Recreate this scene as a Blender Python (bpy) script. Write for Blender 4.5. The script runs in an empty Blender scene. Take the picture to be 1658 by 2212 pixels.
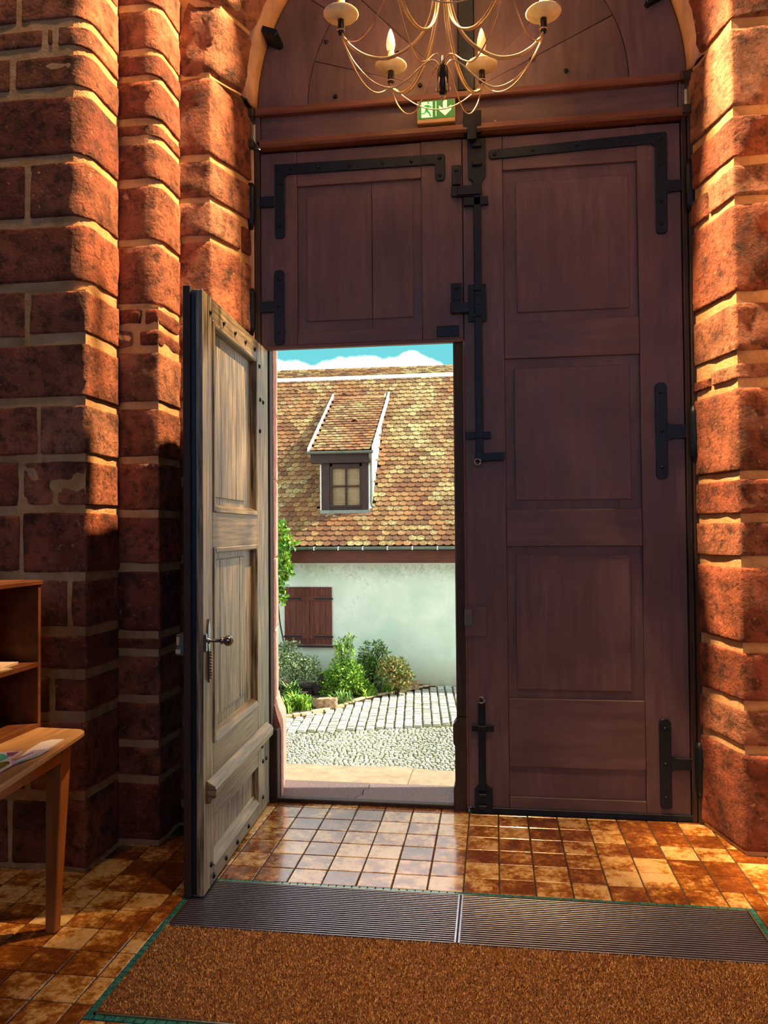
import bpy, bmesh, math, random
import numpy as np
from mathutils import Vector, Matrix, noise

random.seed(7)
RNG = np.random.default_rng(7)
SC = bpy.context.scene
COL = SC.collection

# ------------------------------------------------------------------ camera
FPX, IMW, IMH = 1680.0, 1658, 2212
PITCH, YAW, ROLL = 0.02383, 0.13929, -0.00782
CAM = Vector((1.190, -4.153, 1.498))
fwd = Vector((-math.sin(YAW) * math.cos(PITCH), math.cos(YAW) * math.cos(PITCH), math.sin(PITCH)))
rt0 = Vector((math.cos(YAW), math.sin(YAW), 0))
up0 = rt0.cross(fwd)
RT = math.cos(ROLL) * rt0 + math.sin(ROLL) * up0
UP = -math.sin(ROLL) * rt0 + math.cos(ROLL) * up0
cam_d = bpy.data.cameras.new('camera')
cam = bpy.data.objects.new('camera', cam_d)
COL.objects.link(cam)
cam.matrix_world = Matrix(((RT.x, UP.x, -fwd.x, CAM.x), (RT.y, UP.y, -fwd.y, CAM.y), (RT.z, UP.z, -fwd.z, CAM.z), (0, 0, 0, 1)))
cam_d.sensor_fit = 'VERTICAL'
cam_d.sensor_height = 24.0
cam_d.lens = 24.0 * FPX / IMH
cam_d.clip_start = 0.05
cam_d.clip_end = 500
SC.camera = cam

# ------------------------------------------------------------------ colour management, world, sun
SC.view_settings.view_transform = 'Standard'
SC.view_settings.look = 'None'
SC.view_settings.exposure = 0.0
SC.view_settings.gamma = 1.0
SC.view_settings.use_curve_mapping = False

world = bpy.data.worlds.new('sky')
SC.world = world
world.use_nodes = True
wn, wl = world.node_tree.nodes, world.node_tree.links
wn.clear()
w_out = wn.new('ShaderNodeOutputWorld')
w_bg = wn.new('ShaderNodeBackground')
w_tc = wn.new('ShaderNodeTexCoord')
w_sep = wn.new('ShaderNodeSeparateXYZ'); wl.new(w_tc.outputs['Generated'], w_sep.inputs[0])
def w_noise(scale, loc, zs, detail, rough):
    mp = wn.new('ShaderNodeMapping'); mp.inputs['Location'].default_value = loc; mp.inputs['Scale'].default_value = (1, 1, zs)
    n = wn.new('ShaderNodeTexNoise'); n.inputs['Scale'].default_value = scale; n.inputs['Detail'].default_value = detail; n.inputs['Roughness'].default_value = rough
    wl.new(w_tc.outputs['Generated'], mp.inputs['Vector']); wl.new(mp.outputs[0], n.inputs['Vector']); return n.outputs[0]
def w_math(op, p, q):
    m = wn.new('ShaderNodeMath'); m.operation = op; m.use_clamp = op == 'MAXIMUM'
    for sk, v in ((m.inputs[0], p), (m.inputs[1], q)):
        if isinstance(v, bpy.types.NodeSocket): wl.new(v, sk)
        else: sk.default_value = v
    return m.outputs[0]
def w_step(src, lo, hi):
    m = wn.new('ShaderNodeMapRange'); m.interpolation_type = 'SMOOTHSTEP'
    m.inputs[1].default_value = lo; m.inputs[2].default_value = hi; wl.new(src, m.inputs[0]); return m.outputs[0]
CLOUD_LOC = (0.0, 0.0, 0.0)
# a bank of cumulus all along the horizon with a billowing top, unseen broken cloud overhead added for whiter light
bank = w_math('SUBTRACT', w_math('ADD', 0.135, w_math('MULTIPLY', w_noise(7.0, CLOUD_LOC, 0.35, 5, 0.5), 0.135)), w_sep.outputs['Z'])
m_bank = w_step(bank, -0.002, 0.006)
m_high = w_math('MULTIPLY', w_step(w_noise(3.0, (3.1, 1.7, 0.4), 2.0, 7, 0.55), 0.46, 0.60), w_step(w_sep.outputs['Z'], 0.28, 0.42))
w_fac = w_math('MAXIMUM', m_bank, m_high)
w_sky = wn.new('ShaderNodeValToRGB')
w_sky.color_ramp.elements[0].position = 0.0; w_sky.color_ramp.elements[0].color = (0.095, 0.237, 0.237, 1)
w_sky.color_ramp.elements[1].position = 0.9; w_sky.color_ramp.elements[1].color = (0.035, 0.10, 0.17, 1)
w_e = w_sky.color_ramp.elements.new(0.24); w_e.color = (0.051, 0.215, 0.233, 1)
w_mix = wn.new('ShaderNodeMix'); w_mix.data_type = 'RGBA'; w_mix.inputs[7].default_value = (0.90, 0.89, 0.85, 1)
wl.new(w_sep.outputs['Z'], w_sky.inputs[0])
wl.new(w_fac, w_mix.inputs[0]); wl.new(w_sky.outputs[0], w_mix.inputs[6])
wl.new(w_mix.outputs[2], w_bg.inputs['Color'])
w_bg.inputs['Strength'].default_value = 3.3
wl.new(w_bg.outputs[0], w_out.inputs[0])

SUN_DIR = Vector((0.70, 0.09, 0.72)).normalized()          # from the scene towards the sun
sun_d = bpy.data.lights.new('sun', 'SUN'); sun_d.energy = 9.0; sun_d.angle = 0.009; sun_d.color = (1.0, 0.93, 0.78)
sun = bpy.data.objects.new('sun', sun_d); COL.objects.link(sun)
sun.rotation_euler = SUN_DIR.to_track_quat('Z', 'Y').to_euler()

BULB_W = 2.4            # watts of each of the six chandelier bulbs
ADDED_TIER_W = 2.0          # watts of each of the three bulbs of its added unseen upper tier
WARM = (1.0, 0.47, 0.17)
SPOT_COL = (1.0, 0.56, 0.25)
# unseen ceiling spotlights added to light stone and floor: position, aim, watts, cone, blend
ADDED_SPOTS = [((1.75, -0.42, 6.15), (-0.42, -0.36, 3.2), 4600, 44, 0.8),
         ((0.35, -0.42, 6.15), (2.42, -0.25, 2.45), 7000, 37, 0.8),
         ((-0.75, -1.45, 6.15), (-1.05, -1.00, 4.3), 190, 48, 1.0),
         ((1.50, -2.40, 6.15), (1.50, -1.50, 0.0), 1050, 40, 1.0)]

# ------------------------------------------------------------------ helpers
def ray(px, py):
    return fwd + RT * ((px - IMW / 2) / FPX) - UP * ((py - IMH / 2) / FPX)
def atY(px, py, Y):
    d = ray(px, py); return CAM + d * ((Y - CAM.y) / d.y)
def atX(px, py, X):
    d = ray(px, py); return CAM + d * ((X - CAM.x) / d.x)
def atZ(px, py, Z):
    d = ray(px, py); return CAM + d * ((Z - CAM.z) / d.z)

WM = {}
def link(o, parent=None, loc=(0, 0, 0)):
    COL.objects.link(o)
    o.location = loc
    WM[o.name] = Matrix.Translation(Vector(loc))
    if parent is not None:
        o.parent = parent
        o.matrix_parent_inverse = WM[parent.name].inverted()
    return o
def props(o, label=None, cat=None, group=None, kind=None):
    if label: o['label'] = label
    if cat: o['category'] = cat
    if group: o['group'] = group
    if kind: o['kind'] = kind
    return o
def empty(name, loc, label=None, cat=None, group=None, kind=None):
    o = bpy.data.objects.new(name, None); o.empty_display_size = 0.1
    link(o, None, loc)
    return props(o, label, cat, group, kind)
def mobj(name, verts, faces, mat, parent=None, smooth=False, origin=None):
    v = np.asarray(verts, float)
    if origin is None:
        c = (v.min(0) + v.max(0)) / 2
    else:
        c = np.asarray(origin, float)
    me = bpy.data.meshes.new(name)
    me.from_pydata((v - c).tolist(), [], faces)
    if smooth:
        me.polygons.foreach_set('use_smooth', [True] * len(me.polygons))
    me.materials.append(mat)
    o = bpy.data.objects.new(name, me)
    return link(o, parent, tuple(c))
def from_bm(name, bm, mat, parent=None, smooth=False):
    vs = np.array([v.co[:] for v in bm.verts])
    c = (vs.min(0) + vs.max(0)) / 2
    for v in bm.verts: v.co -= Vector(c)
    me = bpy.data.meshes.new(name); bm.to_mesh(me); bm.free()
    if smooth:
        me.polygons.foreach_set('use_smooth', [True] * len(me.polygons))
    me.materials.append(mat)
    o = bpy.data.objects.new(name, me)
    return link(o, parent, tuple(c))
def bm_hex(bm, corners, bev=0.0, seg=1):
    """corners: 8 points, bottom four counter-clockwise then top four"""
    vs = [bm.verts.new(c) for c in corners]
    fs = [(3, 2, 1, 0), (4, 5, 6, 7), (0, 1, 5, 4), (1, 2, 6, 5), (2, 3, 7, 6), (3, 0, 4, 7)]
    nf = [bm.faces.new([vs[i] for i in f]) for f in fs]
    if bev > 0:
        es = list({e for f in nf for e in f.edges})
        bmesh.ops.bevel(bm, geom=es, offset=bev, segments=seg, affect='EDGES', profile=0.6)
def bm_box(bm, x0, x1, y0, y1, z0, z1, bev=0.0, seg=1, fn=None):
    c = [(x0, y0, z0), (x1, y0, z0), (x1, y1, z0), (x0, y1, z0), (x0, y0, z1), (x1, y0, z1), (x1, y1, z1), (x0, y1, z1)]
    if fn: c = [fn(*p) for p in c]
    bm_hex(bm, c, bev, seg)
def box(name, x0, x1, y0, y1, z0, z1, mat, parent=None, bev=0.003, seg=1, fn=None, smooth=False):
    bm = bmesh.new(); bm_box(bm, x0, x1, y0, y1, z0, z1, bev, seg, fn)
    bmesh.ops.recalc_face_normals(bm, faces=bm.faces)
    return from_bm(name, bm, mat, parent, smooth)
def boxes(name, lst, mat, parent=None, bev=0.003, fn=None):
    bm = bmesh.new()
    for b in lst: bm_box(bm, *b, bev, 1, fn)
    bmesh.ops.recalc_face_normals(bm, faces=bm.faces)
    return from_bm(name, bm, mat, parent)
def prism(name, pts, fn, d0, d1, mat, parent=None, bev=0.0):
    """pts: 2-D outline; fn(a, b, d) -> world; extruded from d0 to d1"""
    bm = bmesh.new(); n = len(pts)
    v0 = [bm.verts.new(fn(a, b, d0)) for a, b in pts]
    v1 = [bm.verts.new(fn(a, b, d1)) for a, b in pts]
    bm.faces.new(v0); bm.faces.new(v1[::-1])
    for i in range(n): bm.faces.new([v0[i], v0[(i + 1) % n], v1[(i + 1) % n], v1[i]])
    bmesh.ops.recalc_face_normals(bm, faces=bm.faces)
    if bev > 0:
        bmesh.ops.bevel(bm, geom=list(bm.edges), offset=bev, segments=1, affect='EDGES')
    return from_bm(name, bm, mat, parent)
def catmull(P, n=8):
    P = [Vector(p) for p in P]; P = [P[0] * 2 - P[1]] + P + [P[-1] * 2 - P[-2]]
    out = []
    for i in range(1, len(P) - 2):
        for k in range(n):
            t = k / n; a, b, c, d = P[i - 1], P[i], P[i + 1], P[i + 2]
            out.append(0.5 * ((2 * b) + (c - a) * t + (2 * a - 5 * b + 4 * c - d) * t * t + (3 * b - a - 3 * c + d) * t ** 3))
    out.append(P[-2]); return out
def tube_data(path, r, n=7, r1=None):
    V, F = [], []; L = len(path)
    pn = None
    for i, p in enumerate(path):
        t = (path[min(i + 1, L - 1)] - path[max(i - 1, 0)]).normalized()
        if pn is None:
            pn = t.orthogonal().normalized()
        pn = (pn - t * pn.dot(t)).normalized(); b = t.cross(pn)
        rr = r if r1 is None else r + (r1 - r) * i / (L - 1)
        for k in range(n):
            a = 2 * math.pi * k / n
            V.append(tuple(p + (pn * math.cos(a) + b * math.sin(a)) * rr))
    for i in range(L - 1):
        for k in range(n):
            F.append((i * n + k, i * n + (k + 1) % n, (i + 1) * n + (k + 1) % n, (i + 1) * n + k))
    F.append(tuple(range(n))[::-1]); F.append(tuple((L - 1) * n + k for k in range(n)))
    return V, F
def tube(name, path, r, mat, parent=None, n=7, r1=None):
    V, F = tube_data([Vector(p) for p in path], r, n, r1)
    return mobj(name, V, F, mat, parent, True)
def lathe(name, prof, centre, mat, parent=None, n=20, axis='z', smooth=True, fn=None):
    """prof: list of (radius, height) from bottom to top"""
    V, F = [], []; m = len(prof)
    for (r, h) in prof:
        for k in range(n):
            a = 2 * math.pi * k / n
            p = (r * math.cos(a), r * math.sin(a), h)
            if axis == 'y': p = (r * math.cos(a), h, r * math.sin(a))
            if axis == 'x': p = (h, r * math.cos(a), r * math.sin(a))
            p = (p[0] + centre[0], p[1] + centre[1], p[2] + centre[2])
            V.append(p)
    for i in range(m - 1):
        for k in range(n):
            F.append((i * n + k, i * n + (k + 1) % n, (i + 1) * n + (k + 1) % n, (i + 1) * n + k))
    F.append(tuple(range(n))[::-1]); F.append(tuple((m - 1) * n + k for k in range(n)))
    return mobj(name, V, F, mat, parent, smooth)

# ------------------------------------------------------------------ materials
def new_mat(name):
    m = bpy.data.materials.new(name); m.use_nodes = True
    nt = m.node_tree
    return m, nt, nt.nodes['Principled BSDF']
def nd(nt, typ, **kw):
    n = nt.nodes.new(typ)
    for k, v in kw.items():
        if k == 'op': n.operation = v
        elif k == 'dt': n.data_type = v
        else: n.inputs[k.replace('_', ' ')].default_value = v
    return n
def ramp(nt, src, stops):
    r = nt.nodes.new('ShaderNodeValToRGB'); el = r.color_ramp.elements
    while len(el) < len(stops): el.new(0.5)
    for e, (p, c) in zip(el, stops):
        e.position = p; e.color = (*c, 1) if len(c) == 3 else c
    nt.links.new(src, r.inputs[0]); return r
def mixc(nt, fac, a, b, blend='MIX'):
    m = nt.nodes.new('ShaderNodeMix'); m.data_type = 'RGBA'; m.blend_type = blend
    for sock, val in ((m.inputs[0], fac), (m.inputs[6], a), (m.inputs[7], b)):
        if isinstance(val, bpy.types.NodeSocket): nt.links.new(val, sock)
        elif isinstance(val, (int, float)): sock.default_value = val
        else: sock.default_value = (*val, 1)
    return m.outputs[2]
def coords(nt, scale=(1, 1, 1), kind='Object', jitter=True):
    """object-space coordinates shifted per object so that shared meshes differ"""
    tc = nt.nodes.new('ShaderNodeTexCoord')
    mp = nt.nodes.new('ShaderNodeMapping'); mp.inputs['Scale'].default_value = scale
    if jitter:
        oi = nt.nodes.new('ShaderNodeObjectInfo')
        mu = nt.nodes.new('ShaderNodeMath'); mu.operation = 'MULTIPLY'; mu.inputs[1].default_value = 37.0
        nt.links.new(oi.outputs['Random'], mu.inputs[0]); nt.links.new(mu.outputs[0], mp.inputs['Location'])
    nt.links.new(tc.outputs[kind], mp.inputs['Vector'])
    return mp.outputs[0]
def rnd(nt):
    return nt.nodes.new('ShaderNodeObjectInfo').outputs['Random']
def noise_tex(nt, vec, scale, detail=4, rough=0.55):
    n = nt.nodes.new('ShaderNodeTexNoise'); n.inputs['Scale'].default_value = scale
    n.inputs['Detail'].default_value = detail; n.inputs['Roughness'].default_value = rough
    nt.links.new(vec, n.inputs['Vector']); return n.outputs[0]
def bump(nt, bsdf, h, strength=0.4, dist=0.01):
    b = nt.nodes.new('ShaderNodeBump'); b.inputs['Strength'].default_value = strength; b.inputs['Distance'].default_value = dist
    nt.links.new(h, b.inputs['Height']); nt.links.new(b.outputs[0], bsdf.inputs['Normal'])
def math2(nt, op, a, b):
    m = nt.nodes.new('ShaderNodeMath'); m.operation = op
    for s, v in ((m.inputs[0], a), (m.inputs[1], b)):
        if isinstance(v, bpy.types.NodeSocket): nt.links.new(v, s)
        else: s.default_value = v
    return m.outputs[0]

def plain(name, col, rough=0.5, metal=0.0, var=0.25, nscale=12, bmp=0.0):
    m, nt, b = new_mat(name)
    v = coords(nt)
    n = noise_tex(nt, v, nscale, 5)
    dark = tuple(c * (1 - var) for c in col); lite = tuple(min(1, c * (1 + var)) for c in col)
    r = ramp(nt, n, [(0.3, dark), (0.7, lite)])
    nt.links.new(r.outputs[0], b.inputs['Base Color'])
    b.inputs['Roughness'].default_value = rough; b.inputs['Metallic'].default_value = metal
    if bmp: bump(nt, b, n, bmp, 0.004)
    return m

def stone_mat():
    m, nt, b = new_mat('sandstone')
    v = coords(nt)
    base = ramp(nt, rnd(nt), [(0.0, (0.17, 0.048, 0.028)), (0.25, (0.27, 0.088, 0.048)), (0.5, (0.34, 0.135, 0.078)), (0.72, (0.22, 0.078, 0.044)), (1.0, (0.36, 0.185, 0.12))])
    n1 = noise_tex(nt, v, 5.5, 6, 0.6)
    n2 = noise_tex(nt, v, 55, 5, 0.7)
    n3 = noise_tex(nt, v, 16, 6, 0.72)
    shade = ramp(nt, n1, [(0.3, (0.30, 0.28, 0.28)), (0.66, (1.3, 1.25, 1.2))])
    c = mixc(nt, 1.0, base.outputs[0], shade.outputs[0], 'MULTIPLY')
    spk = ramp(nt, n3, [(0.36, (0.20, 0.19, 0.19)), (0.52, (1.2, 1.15, 1.1))])
    c = mixc(nt, 0.85, c, spk.outputs[0], 'MULTIPLY')
    fl = ramp(nt, noise_tex(nt, v, 34, 3, 0.6), [(0.66, (0, 0, 0)), (0.72, (1, 1, 1))])
    c = mixc(nt, math2(nt, 'MULTIPLY', fl.outputs[0], 0.55), c, (0.55, 0.37, 0.24))
    nt.links.new(c, b.inputs['Base Color'])
    b.inputs['Roughness'].default_value = 0.85
    vo = nt.nodes.new('ShaderNodeTexVoronoi'); vo.inputs['Scale'].default_value = 48; nt.links.new(v, vo.inputs['Vector'])
    h = math2(nt, 'ADD', n2, math2(nt, 'MULTIPLY', vo.outputs['Distance'], 0.3))
    h = math2(nt, 'ADD', h, math2(nt, 'MULTIPLY', n3, 1.6))
    bump(nt, b, h, 0.8, 0.012)
    return m
def mortar_mat():
    m, nt, b = new_mat('lime mortar')
    v = coords(nt, jitter=False)
    n = noise_tex(nt, v, 9, 6, 0.65); n2 = noise_tex(nt, v, 90, 4, 0.7)
    r = ramp(nt, n, [(0.3, (0.44, 0.25, 0.10)), (0.55, (0.62, 0.40, 0.19)), (0.75, (0.72, 0.52, 0.30))])
    nt.links.new(r.outputs[0], b.inputs['Base Color']); b.inputs['Roughness'].default_value = 0.95
    bump(nt, b, math2(nt, 'ADD', n, n2), 0.7, 0.01)
    return m
def wood_mat(name, dark, lite, grain=(14, 14, 1.2), rough=0.5, bmp=0.25, coat=0.0, contrast=(0.35, 0.65)):
    m, nt, b = new_mat(name)
    v = coords(nt, grain)
    n = noise_tex(nt, v, 3.0, 7, 0.62)
    v2 = coords(nt, (1, 1, 1)); n2 = noise_tex(nt, v2, 3, 4)
    r = ramp(nt, n, [(contrast[0], dark), (contrast[1], lite)])
    sh = ramp(nt, n2, [(0.3, (0.75, 0.75, 0.75)), (0.7, (1.15, 1.15, 1.15))])
    c = mixc(nt, 1.0, r.outputs[0], sh.outputs[0], 'MULTIPLY')
    nt.links.new(c, b.inputs['Base Color'])
    rr = ramp(nt, n, [(0.3, (rough - 0.1,) * 3), (0.7, (rough + 0.12,) * 3)])
    nt.links.new(rr.outputs[0], b.inputs['Roughness'])
    if coat: b.inputs['Coat Weight'].default_value = coat
    bump(nt, b, n, bmp, 0.004)
    return m
def tile_mat():
    m, nt, b = new_mat('glazed floor tile')
    v = coords(nt)
    n = noise_tex(nt, v, 9, 8, 0.74)
    n2 = noise_tex(nt, v, 34, 7, 0.75)
    s = math2(nt, 'ADD', math2(nt, 'MULTIPLY', n, 0.65), math2(nt, 'MULTIPLY', n2, 0.35))
    s = math2(nt, 'ADD', s, math2(nt, 'MULTIPLY', math2(nt, 'SUBTRACT', rnd(nt), 0.5), 0.16))
    r = ramp(nt, s, [(0.41, (0.17, 0.050, 0.008)), (0.49, (0.32, 0.115, 0.018)), (0.53, (0.50, 0.25, 0.055)), (0.57, (0.72, 0.48, 0.18)), (0.66, (0.78, 0.58, 0.30))])
    nt.links.new(r.outputs[0], b.inputs['Base Color'])
    rr = ramp(nt, n2, [(0.35, (0.13,) * 3), (0.65, (0.34,) * 3)])
    nt.links.new(rr.outputs[0], b.inputs['Roughness'])
    b.inputs['Coat Weight'].default_value = 0.7; b.inputs['Coat Roughness'].default_value = 0.12
    bump(nt, b, s, 0.25, 0.004)
    return m
def roof_mat():
    m, nt, b = new_mat('clay roof tile')
    geo = nt.nodes.new('ShaderNodeNewGeometry')
    r0 = math2(nt, 'FRACT', math2(nt, 'ADD', rnd(nt), geo.outputs['Random Per Island']), 0.0)
    pos = nt.nodes.new('ShaderNodeMapping'); nt.links.new(geo.outputs['Position'], pos.inputs['Vector'])
    big = noise_tex(nt, pos.outputs[0], 0.9, 3)
    fine = noise_tex(nt, pos.outputs[0], 38, 5, 0.75)
    base = ramp(nt, r0, [(0.0, (0.13, 0.048, 0.020)), (0.4, (0.24, 0.088, 0.030)), (0.75, (0.38, 0.14, 0.042)), (1.0, (0.19, 0.09, 0.04))])
    # lichen spreads over the older tiles
    old = math2(nt, 'ADD', math2(nt, 'MULTIPLY', big, 0.9), math2(nt, 'MULTIPLY', r0, 0.28))
    lm = math2(nt, 'ADD', math2(nt, 'MULTIPLY', fine, 1.0), math2(nt, 'MULTIPLY', old, 0.42))
    lic = ramp(nt, lm, [(0.80, (0, 0, 0)), (0.86, (1, 1, 1))])
    moss = ramp(nt, lm, [(0.70, (0, 0, 0)), (0.80, (1, 1, 1))])
    c = mixc(nt, math2(nt, 'MULTIPLY', moss.outputs[0], 0.75), base.outputs[0], (0.15, 0.11, 0.035))
    c = mixc(nt, lic.outputs[0], c, (0.58, 0.50, 0.21))
    nt.links.new(c, b.inputs['Base Color']); b.inputs['Roughness'].default_value = 0.85
    bump(nt, b, fine, 0.5, 0.01)
    return m
def plaster_mat():
    m, nt, b = new_mat('stained lime render')
    geo = nt.nodes.new('ShaderNodeNewGeometry')
    sep = nt.nodes.new('ShaderNodeSeparateXYZ'); nt.links.new(geo.outputs['Position'], sep.inputs[0])
    n = noise_tex(nt, geo.outputs['Position'], 1.3, 6, 0.6)
    n2 = noise_tex(nt, geo.outputs['Position'], 9, 6, 0.75)
    c = ramp(nt, n, [(0.32, (0.66, 0.82, 0.67)), (0.62, (0.84, 0.95, 0.82))]).outputs[0]
    # grime below the eaves and rising damp at the foot
    top = nt.nodes.new('ShaderNodeMapRange'); top.inputs[1].default_value = 0.25; top.inputs[2].default_value = 0.85
    nt.links.new(sep.outputs['Z'], top.inputs[0])
    t = math2(nt, 'MULTIPLY', top.outputs[0], ramp(nt, n2, [(0.35, (0, 0, 0)), (0.6, (1, 1, 1))]).outputs[0])
    c = mixc(nt, math2(nt, 'MULTIPLY', t, 0.8), c, (0.30, 0.33, 0.27))
    spots = ramp(nt, math2(nt, 'ADD', math2(nt, 'MULTIPLY', n2, 0.6), math2(nt, 'MULTIPLY', n, 0.4)), [(0.575, (0, 0, 0)), (0.64, (1, 1, 1))])
    c = mixc(nt, math2(nt, 'MULTIPLY', spots.outputs[0], 0.5), c, (0.40, 0.44, 0.37))
    foot = nt.nodes.new('ShaderNodeMapRange'); foot.inputs[1].default_value = -1.35; foot.inputs[2].default_value = -2.05
    nt.links.new(sep.outputs['Z'], foot.inputs[0])
    f = math2(nt, 'MULTIPLY', foot.outputs[0], ramp(nt, n, [(0.3, (0.25,) * 3), (0.6, (1, 1, 1))]).outputs[0])
    c = mixc(nt, f, c, (0.46, 0.38, 0.20))
    nt.links.new(c, b.inputs['Base Color']); b.inputs['Roughness'].default_value = 0.95
    bump(nt, b, n2, 0.4, 0.01)
    return m
def leaf_mat(name, a, c2, c3):
    m, nt, b = new_mat(name)
    geo = nt.nodes.new('ShaderNodeNewGeometry')
    r = ramp(nt, geo.outputs['Random Per Island'], [(0.0, a), (0.55, c2), (1.0, c3)])
    nt.links.new(r.outputs[0], b.inputs['Base Color']); b.inputs['Roughness'].default_value = 0.5
    b.inputs['Transmission Weight'].default_value = 0.0
    return m
def island_mat(name, stops, rough=0.9, nscale=30, bmp=0.5):
    m, nt, b = new_mat(name)
    geo = nt.nodes.new('ShaderNodeNewGeometry')
    r0 = math2(nt, 'FRACT', math2(nt, 'ADD', rnd(nt), geo.outputs['Random Per Island']), 0.0)
    n = noise_tex(nt, geo.outputs['Position'], nscale, 5, 0.65)
    c = ramp(nt, r0, stops).outputs[0]
    sh = ramp(nt, n, [(0.3, (0.72,) * 3), (0.7, (1.15,) * 3)])
    c = mixc(nt, 1.0, c, sh.outputs[0], 'MULTIPLY')
    nt.links.new(c, b.inputs['Base Color']); b.inputs['Roughness'].default_value = rough
    bump(nt, b, n, bmp, 0.008)
    return m
def emit_mat(name, col, strength):
    m, nt, b = new_mat(name)
    b.inputs['Base Color'].default_value = (*col, 1); b.inputs['Roughness'].default_value = 0.4
    b.inputs['Emission Color'].default_value = (*col, 1); b.inputs['Emission Strength'].default_value = strength
    return m

M_STONE = stone_mat(); M_MORTAR = mortar_mat()
M_DOOR = wood_mat('brown painted door wood', (0.104, 0.069, 0.076), (0.154, 0.103, 0.108), (9, 9, 1.0), 0.5, 0.12)
M_DOORH = wood_mat('brown painted rail wood', (0.104, 0.069, 0.076), (0.154, 0.103, 0.108), (1.0, 9, 9), 0.5, 0.12)
M_BEAM = wood_mat('transom beam wood', (0.15, 0.066, 0.052), (0.22, 0.10, 0.075), (1.0, 9, 9), 0.5, 0.15)
M_LEAF = wood_mat('weathered oak', (0.045, 0.040, 0.024), (0.40, 0.37, 0.26), (26, 26, 1.1), 0.36, 0.6, contrast=(0.38, 0.62))
M_LEAFH = wood_mat('weathered oak rail', (0.090, 0.075, 0.045), (0.34, 0.30, 0.20), (1.1, 1.1, 26), 0.40, 0.4)
M_LEAFD = wood_mat('dark outer boards', (0.022, 0.012, 0.010), (0.05, 0.028, 0.022), (14, 14, 1), 0.6, 0.3)
M_FRAME = wood_mat('dark frame wood', (0.018, 0.010, 0.007), (0.06, 0.034, 0.022), (20, 20, 1.2), 0.6, 0.4)
M_IRON = plain('black wrought iron', (0.009, 0.018, 0.028), 0.45, 0.5, 0.3, 30, 0.3)
M_STEEL = plain('polished dark steel', (0.32, 0.33, 0.35), 0.22, 1.0, 0.2, 20)
M_ZINCBOX = plain('grey painted lock case', (0.12, 0.13, 0.12), 0.5, 0.2, 0.15, 20)
M_CREAM = plain('cream label', (0.55, 0.50, 0.30), 0.6, 0, 0.1)
M_PLASTER = plain('cream plaster', (0.62, 0.40, 0.24), 0.9, 0, 0.25, 7, 0.3)
M_SHELL = plain('plain plaster shell', (0.30, 0.22, 0.16), 0.9, 0, 0.15, 2)
M_TILE = tile_mat()
M_GROUT = plain('dark grout', (0.05, 0.04, 0.032), 0.9, 0, 0.3, 20)
M_TEAL = plain('teal mosaic', (0.035, 0.20, 0.19), 0.15, 0, 0.5, 40)
M_BRASS = plain('brass edging', (0.55, 0.52, 0.38), 0.35, 0.9, 0.2, 20)
M_ALU = plain('aluminium rib', (0.75, 0.75, 0.88), 0.3, 0.9, 0.15, 40)
M_RUBBER = plain('black rubber insert', (0.008, 0.005, 0.018), 0.95, 0, 0.3, 60)  # violet tint puts the daylight sheen into the colour
M_COIR = plain('coir backing', (0.16, 0.065, 0.018), 0.95, 0, 0.3, 60, 0.4)
M_FIBRE = leaf_mat('coir fibre', (0.16, 0.06, 0.012), (0.50, 0.24, 0.05), (0.90, 0.56, 0.20))
M_TABLE = wood_mat('orange beech', (0.34, 0.125, 0.030), (0.46, 0.18, 0.048), (1.2, 9, 9), 0.4, 0.08)
M_TABLEV = wood_mat('orange beech leg', (0.34, 0.125, 0.030), (0.46, 0.18, 0.048), (9, 9, 1.2), 0.4, 0.08)
M_TTOP = wood_mat('worn beech top', (0.36, 0.20, 0.085), (0.52, 0.32, 0.15), (9, 1.2, 9), 0.4, 0.08)
M_SHELF = wood_mat('stained shelf wood', (0.11, 0.036, 0.012), (0.19, 0.066, 0.022), (9, 1.2, 9), 0.5, 0.08)
M_PAPER = plain('white paper', (0.72, 0.73, 0.78), 0.6, 0, 0.06, 10)
M_PAPERC = plain('cream paper', (0.62, 0.52, 0.38), 0.7, 0, 0.08, 10)
M_PLILAC = plain('lilac print', (0.42, 0.42, 0.70), 0.5, 0, 0.2, 10)
M_PTEAL = plain('teal print', (0.05, 0.36, 0.31), 0.5, 0, 0.3, 10)
M_PPURP = plain('purple print', (0.16, 0.05, 0.17), 0.5, 0, 0.3, 10)
M_PGREEN = plain('foliage print', (0.17, 0.20, 0.02), 0.5, 0, 0.9, 60)
M_DISH = plain('pale gilt dish', (0.96, 0.86, 0.56), 0.35, 0.0, 0.2, 20)
M_GILT = plain('pale gilt wire', (0.72, 0.58, 0.36), 0.35, 0.7, 0.2, 20)
M_CANDLE = plain('ochre candle sleeve', (0.80, 0.44, 0.10), 0.5, 0, 0.25, 30)
M_BLACK = plain('black fitting', (0.008, 0.007, 0.006), 0.4, 0.2, 0.2)
M_BULB = emit_mat('lit bulb glass', (1.0, 0.58, 0.24), 0.55)
M_BULBW = emit_mat('pale bulb glass', (1.0, 0.80, 0.52), 0.55)
M_SIGNBODY = plain('sign housing', (0.70, 0.52, 0.24), 0.5, 0, 0.1)
M_SIGNG = emit_mat('sign green', (0.050, 0.22, 0.045), 0.55)
M_SIGNW = emit_mat('sign white', (0.66, 1.0, 0.55), 0.80)
M_SIGNM = emit_mat('sign figure green', (0.01, 0.42, 0.07), 0.60)
M_ROOF = roof_mat(); M_RENDER = plaster_mat()
M_ZINC = plain('grey zinc', (0.22, 0.25, 0.22), 0.42, 0.5, 0.2, 6)
M_FLASH = plain('pale lead flashing', (0.80, 0.80, 0.78), 0.5, 0.1, 0.08, 10)
M_SHUT = wood_mat('red brown shutter', (0.060, 0.010, 0.006), (0.19, 0.040, 0.018), (12, 12, 1.0), 0.55, 0.2)
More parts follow.
